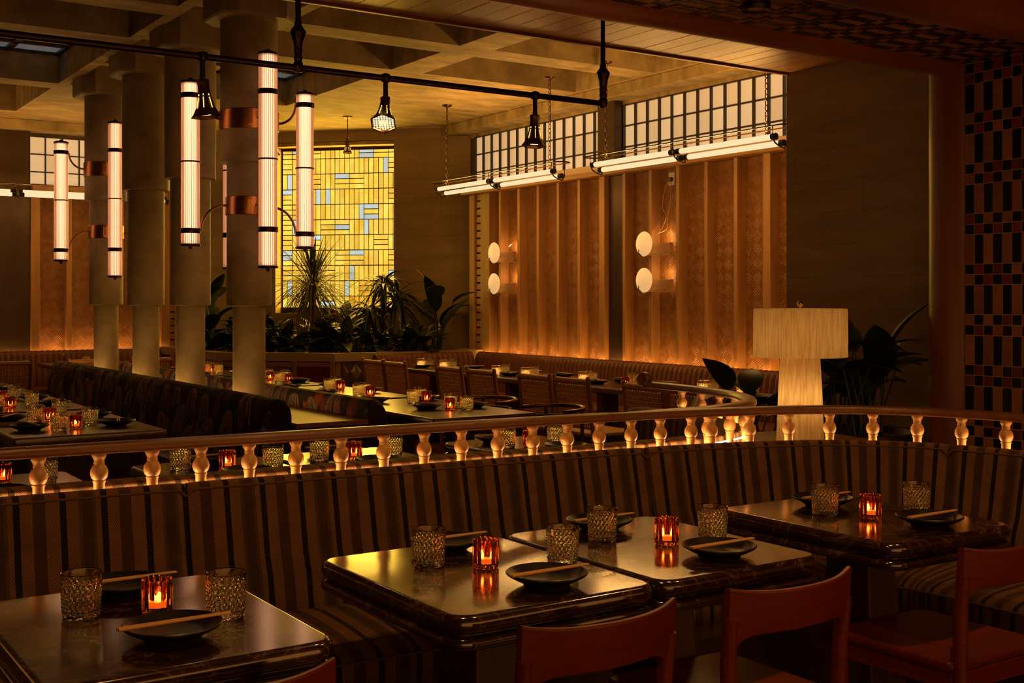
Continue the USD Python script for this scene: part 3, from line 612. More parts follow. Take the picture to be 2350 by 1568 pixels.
booth(bt2, RAIL2, left_normals(RAIL2), [0, s_at(RAIL2, 1.12 * KS), s_at(RAIL2, 2.55 * KS), s_at(RAIL2, 2.55 * KS) + .95, L2], BACK2, SEAT2, .1525)

# ================================================================ tables, chairs and table ware
def make_marble_table():
    t = thing('marble_table', '', 'table', group='marble tables of the striped booths')
    obj('tabletop', rprism((0, 0, 0), .29, .365, .06, [(.06, .672)] + [(.0135 - .0135 * math.sin(q), .6865 - .0145 * math.cos(q)) for q in np.linspace(.15, PI - .4, 9)] + [(.016, .704), (.016, .707)] + [(.018 - .018 * math.sin(q), .7285 - .0215 * math.cos(q)) for q in np.linspace(.3, PI, 12)]), 'marble', t, 50)
    obj('pedestal', loft([[(x * k, y * k, z) for x, y in rrect(.075, .10, .01, 3)] for k, z in ((1.35, .02), (1.25, .1), (.85, .60), (.95, .672))]), 'dark_wood', t)
    obj('foot_plate', rprism((0, 0, 0), .20, .24, .03, [(.004, 0), (0, .004), (0, .014), (.008, .022)]), 'black_metal', t)
    return t
MT = Kind(make_marble_table)
FRONT = [(.750, 2.535), (1.593, 2.535), (2.178, 2.54), (3.005, 2.515)]
FN = ['leftmost front table', 'second front table from the left', 'third front table from the left', 'rightmost front table']
REAR = [(.865, 4.61), (1.685, 4.61), (2.285, 4.605), (3.18, 4.60)]
RN = ['leftmost table behind the rail', 'second table behind the rail', 'third table behind the rail', 'rightmost table behind the rail']
for p, n in zip(FRONT + REAR, FN + RN): MT.put((*p, 0), 0, n + ', dark stone top with a double rounded edge' if 'front' in n else n + ', seen between the balusters')
def long_table(hx, hy, grp):
    def make():
        t = thing('dining_table', '', 'table', group=grp)
        obj('tabletop', rprism((0, 0, 0), hx, hy, .018, [(.012, .704), (.003, .706), (0, .712), (0, .738), (.004, .747), (.011, .75)]), 'table_wood', t, 50)
        for s in (-1, 1):
            obj('pedestal', loft([[(x * k, y * k + s * hy * .55, z) for x, y in rrect(.09, .05, .01, 3)] for k, z in ((1.0, .02), (.9, .66), (1.6, .704))]), 'dark_wood', t)
            obj('foot_plate', rprism((0, s * hy * .55, 0), .15, .10, .02, [(.004, 0), (0, .004), (0, .016), (.006, .02)]), 'black_metal', t)
        return t
    return Kind(make)
YT = long_table(.365, .69, 'tables of the yellow-lit row'); LT = long_table(.385, .70, 'tables of the left row'); RT = long_table(.32, .59, 'tables along the cane wall'); RTS = long_table(.32, .40, 'tables along the cane wall')
YC = [(3.79, 6.64), (3.79, 8.13), (3.79, 9.615), (3.79, 11.1)]
YN = ['nearest yellow-lit table', 'second yellow-lit table', 'third yellow-lit table', 'farthest yellow-lit table']
LC = [(1.585, 6.95), (1.585, 8.46), (1.585, 9.97)]
LN = ['nearest left-row table', 'second left-row table', 'third left-row table']
RC = [(6.12, 10.22), (6.12, 8.80), (6.12, 7.42), (6.12, 6.38)]
RNm = ['farthest cane-wall table', 'second farthest cane-wall table', 'second nearest cane-wall table', 'nearest cane-wall table']
for p, n in zip(YC, YN): YT.put((*p, 0), 0, n + ', a long dark timber top by the palm booth')
for p, n in zip(LC, LN): LT.put((*p, 0), 0, n + ', a long dark timber top before the palm booth')
for p, n in zip(RC, RNm): (RT if p[1] > 6.5 else RTS).put((*p, 0), 0, n + ', between rattan chairs and the leather bench')
FT = long_table(.55, .32, 'tables under the far left wall')
FC = [(1.9, 13.45), (3.45, 13.45)]; FTN = ['left table under the far left wall', 'right table under the far left wall']
for p, n in zip(FC, FTN): FT.put((*p, 0), 0, n + ', before the leather bench')

def make_front_chair():                                      # faces +y, origin under the seat's centre
    t = thing('dining_chair', '', 'chair', group='red-brown timber chairs at the front tables')
    n = 26; u = np.linspace(-1, 1, n); L = []
    for q in u:
        x = .205 * q; y = -.265 + .048 * q * q; hi = .762 + .012 * abs(q) ** 4; lo = .660 - .085 * abs(q) ** 9; th = .011 + .003 * (1 - q * q)
        e = .006
        L.append([(x, y - th, lo + e), (x, y - th * .5, lo), (x, y + th * .5, lo), (x, y + th, lo + e), (x, y + th - .012 - .004, hi - e), (x, y + th * .4 - .018, hi), (x, y - th * .4 - .018, hi), (x, y - th - .014, hi - e)])
    obj('backrest', loft(L), 'chair_red_wood', t, 50)
    for s in (-1, 1):
        obj('leg', tube([(s * .188, -.245, 0), (s * .186, -.225, .25), (s * .186, -.215, .45), (s * .190, -.220, .60), (s * .194, -.232, .70)], [.014, .018, .020, .019, .016], 10), 'chair_red_wood', t, 60)
        obj('leg', tube([(s * .185, .185, 0), (s * .188, .185, .43)], [.013, .019], 10), 'chair_red_wood', t, 60)
        obj('seat_rail', box2((s * .188 - .012, -.20, .375), (s * .188 + .012, .18, .43), .004), 'chair_red_wood', t)
    for y in (-.205, .185): obj('seat_rail', box2((-.18, y - .012, .375), (.18, y + .012, .43), .004), 'chair_red_wood', t)
    g = [[(x, y, .455 - .012 * (1 - (x / .21) ** 2) * (1 - ((y + .0) / .22) ** 4) - (.006 if k else 0)) for x, y in rrect(.212 - ins, .215 - ins, .03)] for k, ins in ((1, 0), (0, .004), (0, .06), (0, .14))]
    bt = [[(x, y, z) for x, y in rrect(.212 - ins, .215 - ins, .03)] for ins, z in ((.012, .428), (.002, .432), (0, .44))]
    obj('seat', loft(bt + g), 'chair_red_wood', t, 40)
    obj('seat_peg', lathe([(0, .45), (.017, .45), (.018, .485), (.014, .492), (0, .494)], 16, (-.165, -.19, 0)), 'chair_red_wood', t)
    return t
FCH = Kind(make_front_chair)
for x, y, rz, l in ((.735, 2.235, .0, 'front chair at the leftmost front table, only its back corner in view'), (1.55, 2.22, 0, 'red-brown chair at the second front table, its curved back to the viewer'),
                    (2.12, 2.215, 0, 'red-brown chair at the third front table from the left'), (2.96, 2.20, 0, 'red-brown chair at the right, its broad timber seat showing')): FCH.put((x, y, 0), rz, l)

def make_rattan_chair():                                     # faces +y
    t = thing('rattan_chair', '', 'chair', group='woven rattan chairs')
    rk = lambda z: -.215 - .055 * max(0, z - .45) / .42
    for s in (-1, 1):
        zs = (0, .25, .45, .65, .86, .878); obj('leg', tube([(s * .208, rk(z) if z else -.235, z) for z in zs], [.014, .017, .019, .018, .017, .011], 10), 'chair_wood', t, 60)
        obj('leg', tube([(s * .205, .20, 0), (s * .208, .20, .45)], [.014, .018], 10), 'chair_wood', t, 60)
        obj('stretcher', tube([(s * .208, -.22, .22), (s * .207, .20, .22)], .010, 8), 'chair_wood', t)
    for y in (-.215, .20): obj('stretcher', tube([(-.20, y, .28), (.20, y, .28)], .010, 8), 'chair_wood', t)
    for z, r in ((.842, .021), (.50, .016)): obj('wrapped_rail', tube([(x, rk(z), z) for x in np.linspace(-.205, .205, 5)], r, 10), 'rattan_cord', t, 60)
    w = MB()
    for k in range(15):
        x = -.188 + k * .0268; a, b = np.array([x, rk(.50), .50]), np.array([x, rk(.84), .84])
        tube([a, b], .0066, 4, w, False)
    for k in range(19):
        z = .523 + k * .0165; o = .004 if k % 2 else -.004
        tube([(-.20, rk(z) + o, z), (.20, rk(z) + o, z)], .0050, 4, w, False)
    obj('woven_back', w, 'rattan_cord', t, False, kind='stuff')
    obj('woven_seat', rprism((0, -.005, 0), .215, .212, .02, [(.01, .43), (0, .436), (0, .455), (.008, .462)]), 'rattan_cord', t, 40)
    return t
RCH = Kind(make_rattan_chair)
AX = -PI / 2                                                 # facing +x
HCN = None
RY = [(10.32, 'farthest rattan chair along the cane wall, beside the planter'), (9.88, 'second rattan chair from the planter, back to the room'), (8.88, 'third rattan chair from the planter, alone before the second table'), (8.36, 'fourth rattan chair from the planter, right of its pair'),
      (7.58, 'fifth rattan chair from the planter, left of the nearer pair'), (7.10, 'sixth rattan chair from the planter, right of the nearer pair'), (6.27, 'rattan chair behind the second rail, beside the roundel'), (5.80, 'rattan chair mostly hidden behind the second rail')]
for y, l in RY: RCH.put((5.53, y, 0), AX, l)
for x, l in ((2.26, 'large woven rattan chair at the far left, near the frame edge'), (3.02, 'rattan chair behind the farthest column'), (3.62, 'rattan chair glimpsed between two columns')): RCH.put((x, 12.27, 0), 0, l)

def make_hoop_chair():
    t = thing('hoop_chair', '', 'chair', group='bentwood hoop chairs')
    a = np.linspace(-.15, PI + .15, 30)
    obj('hoop_back', tube([(.235 * math.cos(x), -.02 - .24 * math.sin(x), .737 + .008 * math.sin(x)) for x in a], .013, 10), 'dark_brass', t, 60)
    obj('hoop_back', tube([(.20 * math.cos(x), -.02 - .20 * math.sin(x), .68) for x in a], .009, 8), 'dark_wood', t, 60)
    obj('seat', rprism((0, 0, 0), .21, .21, .19, [(.01, .43), (0, .437), (0, .46), (.02, .47)], 0), 'leather', t)
    for s in (-1, 1):
        obj('leg', tube([(s * .19, -.15, 0), (s * .19, -.16, .45), (s * .20, -.15, .735)], .012, 8), 'dark_wood', t)
        obj('leg', tube([(s * .17, .16, 0), (s * .16, .15, .44)], .012, 8), 'dark_wood', t)
    return t
HC = Kind(make_hoop_chair)
for y, l in ((6.22, 'bentwood chair whose brass-edged hoop shows right of the nearest yellow-lit table'), (7.0, 'bentwood chair behind the right plate of the nearest yellow-lit table')): HC.put((4.40, y, 0), PI / 2, l)

def diamonds(r, z, t):
    k = 22; a = np.abs(((t * k / (2 * PI) + z / .0165) % 1) - .5) + np.abs(((t * k / (2 * PI) - z / .0165) % 1) - .5)
    return r + (.0042 * (a - .5)) * ((z > .010) & (z < .079))
def make_tumbler():
    t = thing('tumbler', '', 'drinking glass', group='cut-glass tumblers')
    pr = [(0, .001), (.036, 0), (.0385, .003)] + [(.0385 + .0045 * z / .096, z) for z in np.linspace(.006, .080, 37)] + [(.0425, .084), (.0432, .094), (.0425, .0960), (.0412, .0945)] + [(.0405, .085), (.0395, .060), (.0375, .018), (.034, .0135), (0, .0125)]
    obj('glass_body', lathe(pr, 88, rmod=diamonds), 'glass', t, 12)
    return t
def make_votive():
    t = thing('candle_holder', '', 'candle', group='lit red glass candle holders')
    flute = lambda r, z, a: r * (1 + (.13 * np.abs(np.cos(a * 7)) - .08) * (r > .0295))
    b = obj('ribbed_glass', lathe([(0, 0), (.028, 0), (.031, .003), (.0325, .010), (.0325, .066), (.0320, .072), (.0305, .075), (.0285, .073), (.0275, .060), (.0268, .014), (.024, .011), (0, .011)], 56, rmod=flute), 'red_glass', t, 40)
    c = obj('wax', lathe([(0, .0115), (.019, .0115), (.019, .024), (.016, .025), (0, .023)], 20), 'wax', t)
    obj('flame', lathe([(0, .024), (.005, .026), (.0072, .030), (.006, .036), (.0022, .043), (0, .046)], 12), 'flame', c, 60)
    return t
def make_plate():
    t = thing('plate', '', 'plate', group='dark stoneware plates')
    obj('dish', lathe([(0, .004), (.048, .004), (.050, 0), (.056, 0), (.058, .006), (.075, .014), (.094, .024), (.0985, .0275), (.0995, .0305), (.097, .0325), (.092, .0305), (.078, .022), (.066, .0165), (.058, .0145), (0, .0135)], 48), 'stoneware', t, 40)
    obj('rim_bevel', lathe([(.0985, .0300), (.0998, .0312), (.0978, .0334), (.0962, .0325)], 48), 'dark_brass', t, 40) if False else None
    return t
def make_sticks():
    t = thing('chopsticks', '', 'chopsticks', group='pairs of bamboo chopsticks')
    for s in (-1, 1): obj('chopstick', tube([(-.115, s * .0055, 0), (0, s * .005, 0), (.115, s * .004, 0)], [.0038, .0034, .0022], 8), 'bamboo', t, 50)
    return t
def make_napkin():
    t = thing('napkin', '', 'napkin', group='folded napkins')
    obj('cloth', rprism((0, 0, 0), .055, .085, .004, [(.003, 0), (0, .003), (.002, .009), (.008, .012)]), 'napkin_cloth', t, 40)
    return t
def make_glass_votive():
    t = thing('candle_holder', '', 'candle', group='lit cut-glass candle holders')
    pr = [(0, .001), (.035, 0), (.0375, .003)] + [(.0375 + .004 * z / .09, z) for z in np.linspace(.006, .079, 35)] + [(.0415, .083), (.042, .092), (.0405, .094)] + [(.0395, .085), (.0385, .058), (.036, .017), (.033, .0125), (0, .0115)]
    obj('glass_body', lathe(pr, 88, rmod=diamonds), 'amber_cut_glass', t, 12)
    c = obj('wax', lathe([(0, .0125), (.030, .0125), (.032, .052), (.024, .055), (0, .046)], 20), 'lit_wax', t); obj('flame', lathe([(0, .040), (.004, .044), (.005, .049), (.002, .058), (0, .060)], 12), 'flame', c, 60)
    return t
GV = Kind(make_glass_votive)
TU, VO, PL, CS, NK = Kind(make_tumbler), Kind(make_votive), Kind(make_plate), Kind(make_sticks), Kind(make_napkin)
TZ = 0.75; rnd = random.Random(3)
def tumbler(p, l): TU.put((*p, TZ), rnd.uniform(0, 6), 'cut-glass tumbler ' + l)
def votive(p, l): VO.put((*p, TZ), rnd.uniform(0, 6), 'lit red glass candle holder ' + l)
def gvotive(p, l): GV.put((*p, TZ), rnd.uniform(0, 6), 'lit cut-glass candle holder ' + l)
def plate(p, l): PL.put((*p, TZ), 0, 'round dark stoneware plate ' + l)
def sticks(p, rz, l): CS.put((*p, TZ + .037), rz, 'bamboo chopsticks ' + l)
FSET = [((.646, 2.644), (.906, 2.471), (.793, 2.589), (.758, 2.372), (.775, 2.795)), ((1.516, 2.658), (1.817, 2.488), (1.624, 2.556), (1.649, 2.322), (1.651, 2.80)),
        ((2.075, 2.651), (2.356, 2.50), (2.203, 2.522), (2.216, 2.326), (2.181, 2.80)), ((2.917, 2.582), (3.206, 2.455), (3.001, 2.472), (3.05, 2.29), (3.045, 2.705))]
for (a, b, c, d, e), n in zip(FSET, FN):
    tumbler(a, f'left of the candle on the {n}'); tumbler(b, f'right of the candle on the {n}'); votive(c, f'at the middle of the {n}')
    plate(d, f'at the near side of the {n}'); plate(e, f'at the booth side of the {n}')
    sticks((d[0] + .002, d[1] - .012), .02, f'on the near plate of the {n}'); sticks((e[0] + .01, e[1] - .01), .03, f'on the booth-side plate of the {n}')
RSET = [((1.013, 4.669), None, (.876, 4.76), (.70, 4.80), (.80, 4.42)), ((1.543, 4.73), (1.87, 4.558), (1.71, 4.649), (1.69, 4.83), (1.70, 4.40)), ((2.127, 4.673), (2.449, 4.612), (2.275, 4.641), (2.25, 4.84), (2.27, 4.40)), ((3.043, 4.607), (3.322, 4.604), (3.161, 4.588), (3.10, 4.80), (3.2, 4.36))]
for (a, b, c, d, e), n in zip(RSET, RN):
    tumbler(a, f'left of the candle on the {n}' if b else f'beside the candle on the {n}')
    if b: tumbler(b, f'right of the candle on the {n}')
    votive(c, f'on the {n}'); plate(d, f'at the far side of the {n}'); plate(e, f'at the booth side of the {n}'); sticks(d, .05, f'on the far plate of the {n}')
def long_set(n, near, far, plates, ang=PI / 2):
    for cl, w in ((near, 'nearer'), (far, 'farther')):
        if cl:
            tumbler(cl[0], f'in front of the {w} candle on the {n}'); tumbler(cl[1], f'behind the {w} candle on the {n}'); (gvotive if 'cane' in n and not ('second nearest' in n and w == 'nearer') else votive)(cl[2], f', the {w} one on the {n}')
    for p, w in zip(plates, ('near left', 'near right', 'far left', 'far right')):
        plate(p, f'at the {w} place of the {n}'); sticks((p[0] + .01, p[1]), ang + rnd.uniform(-.5, .5), f'on the {w} plate of the {n}')
long_set(YN[0], ((3.87, 6.31), (3.86, 6.49), (3.80, 6.40)), ((3.82, 6.91), (3.978, 7.098), (3.96, 6.98)), [(3.70, 6.52), (4.00, 6.45), (3.65, 7.13), (4.03, 7.12)])
long_set(YN[1], ((3.76, 7.60), (3.868, 7.713), (3.86, 7.62)), ((3.83, 8.237), (3.969, 8.414), (3.95, 8.30)), [(3.66, 7.94), (4.01, 7.95), (3.66, 8.60), (4.02, 8.62)])
long_set(YN[2], ((3.855, 9.255), (3.979, 9.429), (3.95, 9.30)), ((3.88, 9.75), (3.989, 9.83), (3.95, 9.70)), [(3.64, 9.42), (4.02, 9.25), (3.64, 10.0), (4.02, 10.02)])
long_set(YN[3], ((3.78, 10.81), (3.93, 10.92), (3.84, 10.88)), ((3.92, 11.20), (4.0, 11.32), (3.98, 11.22)), [(3.66, 10.62), (4.02, 10.60), (3.66, 11.5), (4.02, 11.5)])
long_set(LN[0], ((1.469, 6.48), (1.697, 6.752), (1.575, 6.563)), ((1.461, 7.023), (1.68, 7.40), (1.555, 7.077)), [(1.349, 6.60), (1.80, 6.60), (1.35, 7.16), (1.81, 7.12)], PI / 2 - .2)
long_set(LN[1], ((1.44, 8.00), (1.685, 8.178), (1.53, 8.05)), ((1.46, 8.55), (1.68, 8.72), (1.58, 8.62)), [(1.36, 8.10), (1.80, 8.05), (1.36, 8.75), (1.79, 8.62)], PI / 2 - .2)
long_set(LN[2], ((1.47, 9.55), (1.69, 9.66), (1.57, 9.6)), None, [(1.36, 9.62), (1.80, 9.62)])
for n, cs, ps in zip(RNm, [((6.15, 10.31), (6.10, 10.68)), ((6.06, 8.72), (6.04, 9.17)), ((6.15, 7.44), (6.10, 7.93)), ((6.14, 6.12), (6.18, 6.57))], [((6.0, 10.02), (6.27, 10.10), (5.97, 10.62), (6.27, 10.55)), ((5.98, 8.55), (6.29, 8.60), (5.99, 9.02), (6.29, 9.1)), ((5.99, 7.22), (6.29, 7.22), (6.0, 7.74), (6.29, 7.75)), ((5.97, 5.84), (6.29, 5.86), (5.98, 6.36), (6.29, 6.35))]):
    (x1, y1), (x2, y2) = cs
    long_set(n, ((x1 - .05, y1 - .07), (x1 + .06, y1 + .09), (x1 - .13, y1 - .045)), ((x2 - .05, y2 - .07), (x2 + .06, y2 + .09), (x2 - .13, y2 - .045)), ps)
for (x, y), n in zip(FC, FTN):
    tumbler((x - .12, y - .02), f'left of the candle on the {n}'); tumbler((x + .18, y), f'right of the candle on the {n}'); votive((x + .03, y + .02), f'on the {n}'); plate((x - .3, y - .1), f'on the {n}')
for p, rz, l in (((1.78, 6.86), .5, 'folded napkin by the right plate of the nearest left-row table'), ((1.30, 6.93), -.3, 'folded napkin by the left plates of the nearest left-row table'), ((1.78, 8.38), .4, 'folded napkin on the second left-row table')): NK.put((*p, TZ), rz, l)

# ================================================================ palm-cloth booths, the ledge between them, leather benches
def palm_print(nu, nv, du, dv, rng, base, frond, fern, top):
    full = nv; nv = max(top, nv - top); top_i, top = top, .015
    g = np.tile(np.array(base, float), (nu, nv, 1))
    def line(us, hs, c, w):
        n = max(len(us), 2); i = np.round(np.asarray(us) / du).astype(int); j = np.round((np.asarray(hs)) / dv).astype(int)
        for a in range(0, w + 1):
            ok = (i + a >= 0) & (i + a < nu) & (j >= 0) & (j < nv); g[i[ok] + a, j[ok]] = c
    L, H = nu * du, nv * dv; tt = np.linspace(0, 1, 260)
    def fern_at(u, h, s, c):
        for sd in (-1, 1):
            for k in range(9):
                a = k / 9; line(u + sd * tt * .055 * s * (1 - a * .7), h - a * .16 * s - tt * .05 * s, c, 1)
        line(u + 0 * tt, h - tt * .19 * s, c, 1)
    spots = []
    for _ in range(4000):
        u, h = rng.uniform(-.1, L + .1), rng.uniform(-.02, H)
        if all((u - a) ** 2 + (1.3 * (h - b)) ** 2 > .17 ** 2 for a, b in spots): spots.append((u, h))
    for k, (u, h) in enumerate(spots):
        if k % 3 == 1: fern_at(u, h + .12, rng.uniform(.8, 1.2), np.array(fern) * rng.uniform(.5, 1.1)); continue
        lean, big = rng.uniform(-.10, .10), rng.uniform(.7, 1.15)
        for j in range(15):
            q = (j - 7) / 7 + rng.uniform(-.08, .08); c = np.array(frond) * rng.uniform(.2, 1.0)
            line(u + (q * .13 * big + lean) * tt ** .8, h + rng.uniform(0, .012) + big * (-.09 * (1 - .4 * abs(q)) * tt + rng.uniform(.17, .30) * tt ** 2.2), c, 0 if j % 4 else 1)
    return g[:, np.minimum(np.abs(np.arange(full) - top_i), nv - 1)].reshape(-1, 3)
def palm_booth(t, x, y0, y1, sgn, zt, step, base, frond, fern):
    pr = [(0, .44), (0, zt - .07), (.008, zt - .03), (.03, zt - .006), (.065, zt), (.10, zt - .012), (.125, zt - .045), (.145, zt - .15), (.185, .46), (.185, .44)]
    pr = resample(pr, step); n = int((y1 - y0) / step); p = np.column_stack([np.full(n, x), np.linspace(y0, y1, n)]); nr = np.tile([-1.0 if sgn < 0 else 1.0, 0], (n, 1))
    v, f, uv = sweep(p, nr, pr, 0, soft_ends(0, .0, .03, .05, .5), caps=True)
    i_top = int(np.argmax(pr[:, 1])); col = palm_print(n, len(pr), step, step, random.Random(5), base, frond, fern, i_top)
    K = len(pr); col = np.vstack([col, np.tile(base, (len(v) - n * K, 1))])
    obj('back_cushion', (v, f), 'palm_cloth', t, True, uv, col)
    p2 = np.array([(x, y0), (x, (y0 + y1) / 2), (x, y1)]); n2 = nr[:3]
    v, f, uv = sweep(p2, n2, [(.16, .30), (.16, .44), (.20, .465), (.40, .468), (.44, .45), (.45, .42), (.45, .30)]); obj('seat_cushion', (v, f), 'leather', t, 40)
    v, f, uv = sweep(p2, n2, [(.0, 0), (.0, .45), (.15, .45), (.15, .30), (.37, .30), (.37, 0)]); obj('plinth', (v, f), 'dark_wood', t, 30)
pa = thing('palm_booth', 'booth in dark palm-frond cloth facing the left row of tables', 'booth seat')
palm_booth(pa, 2.755, 6.44, 11.9, -1, .865, .006, (.011, .0055, .0045), (.55, .33, .14), (.14, .03, .014))
pb = thing('palm_booth', 'booth in dark cloth printed with pale fronds and red ferns, behind the columns', 'booth seat')
palm_booth(pb, 3.245, 6.44, 11.9, 1, .835, .007, (.035, .020, .022), (.42, .29, .20), (.42, .09, .03))
lg = thing('column_ledge', 'low timber ledge between the two palm booths, carrying the columns', 'ledge')
obj('top_board', box2((2.77, 6.40, .69), (3.235, 11.9, .72), .004), 'panel_wood', lg)
obj('core', box2((2.775, 6.45, 0), (3.23, 11.85, .69)), 'dark_wood', lg, False)
for x in (2.80,): obj('light_strip', box2((x - .008, 7.0, .7205), (x + .008, 11.8, .726)), 'ledge_led', lg, False)

def channel(pitch, amp, n0=.05):
    def fn(P, u):
        k = amp * (np.abs(np.sin(PI * u / pitch)) ** .6 - .6); front = np.clip((P[..., 0] - .02) / .04, 0, 1)
        P[..., 0] += k[:, None] * front; P[..., 1] += .5 * k[:, None] * (P[..., 1] > .8); return P
    return fn
LB = [(0, .30), (0, .82), (.012, .852), (.04, .868), (.07, .865), (.095, .845), (.115, .80), (.14, .66), (.175, .47), (.175, .30)]
LS = [(.15, .32), (.15, .445), (.18, .462), (.52, .465), (.57, .452), (.585, .42), (.58, .32)]
def leather_bench(t, a, b, cuts, corner=0.0):
    a, b = np.array(a, float), np.array(b, float); L = np.linalg.norm(b - a); d = (b - a) / L; nr0 = np.array([-d[1], d[0]])
    for u0, u1 in zip(cuts[:-1], cuts[1:]):
        n = int((u1 - u0) / .0105) + 1; p = a + d * np.linspace(u0 + .003, u1 - .003, n)[:, None]; nr = np.tile(nr0, (n, 1))
        v, f, uv = sweep(p, nr, LB, 0, channel(.064, .016)); obj('back_cushion', (v, f), 'leather', t, 45)
        v, f, uv = sweep(p[[0, -1]], nr[:2], LS); obj('seat_cushion', (v, f), 'leather', t, 40)
        v, f, uv = sweep(p, nr, [(.40, .03), (.48, .03), (.50, .06), (.50, .31), (.40, .31)], 0, channel(.064, .012)); obj('skirt', (v, f), 'leather', t, 45)
    if corner:
        n = int(corner / .0105) + 1; p = b + d * np.linspace(.003, corner, n)[:, None]; nr = np.tile(nr0, (n, 1))
        v, f, uv = sweep(p, nr, LB, 0, channel(.064, .016)); obj('back_cushion', (v, f), 'leather', t, 45)
    pe = np.array([a, (a + b) / 2, b]); v, f, uv = sweep(pe, np.tile(nr0, (3, 1)), [(-.03, 0), (-.03, .78), (.0, .78), (0, .31), (.42, .31), (.42, 0)]); obj('carcass', (v, f), 'dark_wood', t, 30)
b1 = thing('leather_bench', 'long channelled brown leather bench along the cane wall', 'bench')
leather_bench(b1, (7.13, 5.55), (7.13, 10.69), [0, .60, 1.95, 3.35, 5.14], .575)
b2 = thing('leather_bench', 'short channelled leather bench against the side of the planter', 'bench')
leather_bench(b2, (6.95, 11.28), (5.74, 11.28), [0, 1.21])
b3 = thing('leather_bench', 'channelled leather bench along the far left wall', 'bench')
leather_bench(b3, (4.42, 14.28), (-.5, 14.28), [0, 1.15, 2.1, 3.5, 4.92])
# hidden lamps washing up the cane panels
for nm, a, b, lab in (('wall_washer', (7.15, 5.6, .80), (7.175, 11.6, .815), 'linear lamp behind the leather bench of the cane wall'), ('wall_washer', (-.4, 14.34, .80), (4.6, 14.365, .815), 'linear lamp behind the far left bench')):
    t = thing(nm, lab, 'lamp'); obj('light_strip', box2(a, b), 'cove_led', t, False)
    obj('lamp_channel', box2((a[0] - .004, a[1] - .004, a[2] - .02), (b[0] + .004, b[1] + .004, a[2] - .001)), 'bronze_metal', t, False)

# ================================================================ planter and plants
pt = thing('planter', 'long corner planter with carved timber front panels, full of plants', 'planter')
PF0, PF1 = (5.34, 11.34), (4.40, 12.28)
outer = [(7.20, 11.36), (7.33, 11.92), (4.74, 14.50), (4.42, 14.24), PF1, PF0, (5.74, 11.34)][::-1]
pol = [(5.36, 11.36), (7.12, 11.36), (7.30, 11.93), (4.74, 14.46), (4.42, 14.2), (4.42, 12.30)]
obj('body', extrude([pol], 0, .80), 'panel_wood', pt, False)
rim_in = [(5.42, 11.46), (7.05, 11.46), (7.12, 11.95), (4.76, 14.30), (4.54, 14.1), (4.54, 12.34)]
rim_out = [(5.33, 11.33), (7.16, 11.33), (7.34, 11.92), (4.74, 14.50), (4.39, 14.22), (4.39, 12.27)]
obj('rim', extrude([rim_out, rim_in[::-1]], .80, .885), 'slab_stone', pt, False)
obj('soil', extrude([rim_in], .80, .83), 'soil', pt, False)
FD = (np.array(PF1) - PF0); FL = np.linalg.norm(FD); FD = FD / FL; FNn = np.array([-FD[1], FD[0]])      # along the front, out of the front
if FNn @ np.array([1, 1]) > 0: FNn = -FNn
FA = math.atan2(FD[1], FD[0])
def fbox(s0, s1, z0, z1, o0, o1, mb=None, b=0.003, rx=0):
    c = np.array(PF0) + FD * (s0 + s1) / 2 + FNn * ((o0 + o1) / 2)
    return box((c[0], c[1], (z0 + z1) / 2), (s1 - s0, o1 - o0, z1 - z0), b, rz=FA, mb=mb)
for k in range(4): obj('stile', fbox(.0 + k * .42, .05 + k * .42, .05, .80, .0, .03), 'panel_wood', pt)
for z in (.05, .46, .74): obj('rail', fbox(.0, FL, z, z + .045, .0, .026), 'panel_wood', pt)
for k in range(3):
    s0 = .05 + k * .42; pn = obj('panel', fbox(s0, s0 + .37, .09, .74, .0, .008), 'chair_red_wood' if k == 0 else 'panel_wood', pt)
    if k == 0:                                              # overlapping scales
        for r in range(6):
            for c in range(8):
                m = MB(); a = np.linspace(PI, 2 * PI, 9); cx, cz = s0 + .02 + c * .047 + (r % 2) * .0235, .73 - r * .042; w = .023
                if cx + w > s0 + .37: continue
                P = np.array([(cx + w * math.cos(q), cz + w * 1.3 * math.sin(q)) for q in a])
                fr = [[*(np.array(PF0) + FD * x + FNn * .018), z] for x, z in P]; bk = [[*(np.array(PF0) + FD * x + FNn * .008), z + .006] for x, z in P]
                obj('scale', loft([bk, fr]), 'chair_red_wood', pn, False)
    else:                                                   # square lattice
        m = MB()
        for i in range(13): fbox(s0 + .01 + i * .0285, s0 + .018 + i * .0285, .50, .74, .008, .02, m, 0)
        for i in range(9): fbox(s0, s0 + .37, .51 + i * .0275, .518 + i * .0275, .008, .018, m, 0)
        obj('lattice', m, 'panel_wood', pn, False, kind='stuff')
sp = obj('side_panel', box2((5.42, 11.345, .40), (5.73, 11.358, .79)), 'dark_wood', pt, False)
for i in range(2):                                          # raised triangular facets
    for j in range(2):
        for k, (dx0, dx1) in enumerate(((0, .07), (.08, .145))):
            x0, x1, z0, z1 = 5.435 + i * .15 + dx0, 5.435 + i * .15 + dx1, .42 + j * .18, .59 + j * .18; xm = (x0 + x1) / 2; zm = (z0 + z1) / 2
            v = [(x0, 11.346, z0), (x1, 11.346, zm), (x0, 11.346, z1), (x0 + .02, 11.318, zm)] if k == 0 else [(x1, 11.346, z0), (x0, 11.346, zm), (x1, 11.346, z1), (x1 - .02, 11.318, zm)]
            obj('facet', MB().add(v, [[0, 1, 3], [1, 2, 3], [2, 0, 3], [0, 2, 1]]), 'slab_stone' if (i + k) % 2 else 'panel_wood', sp, False)

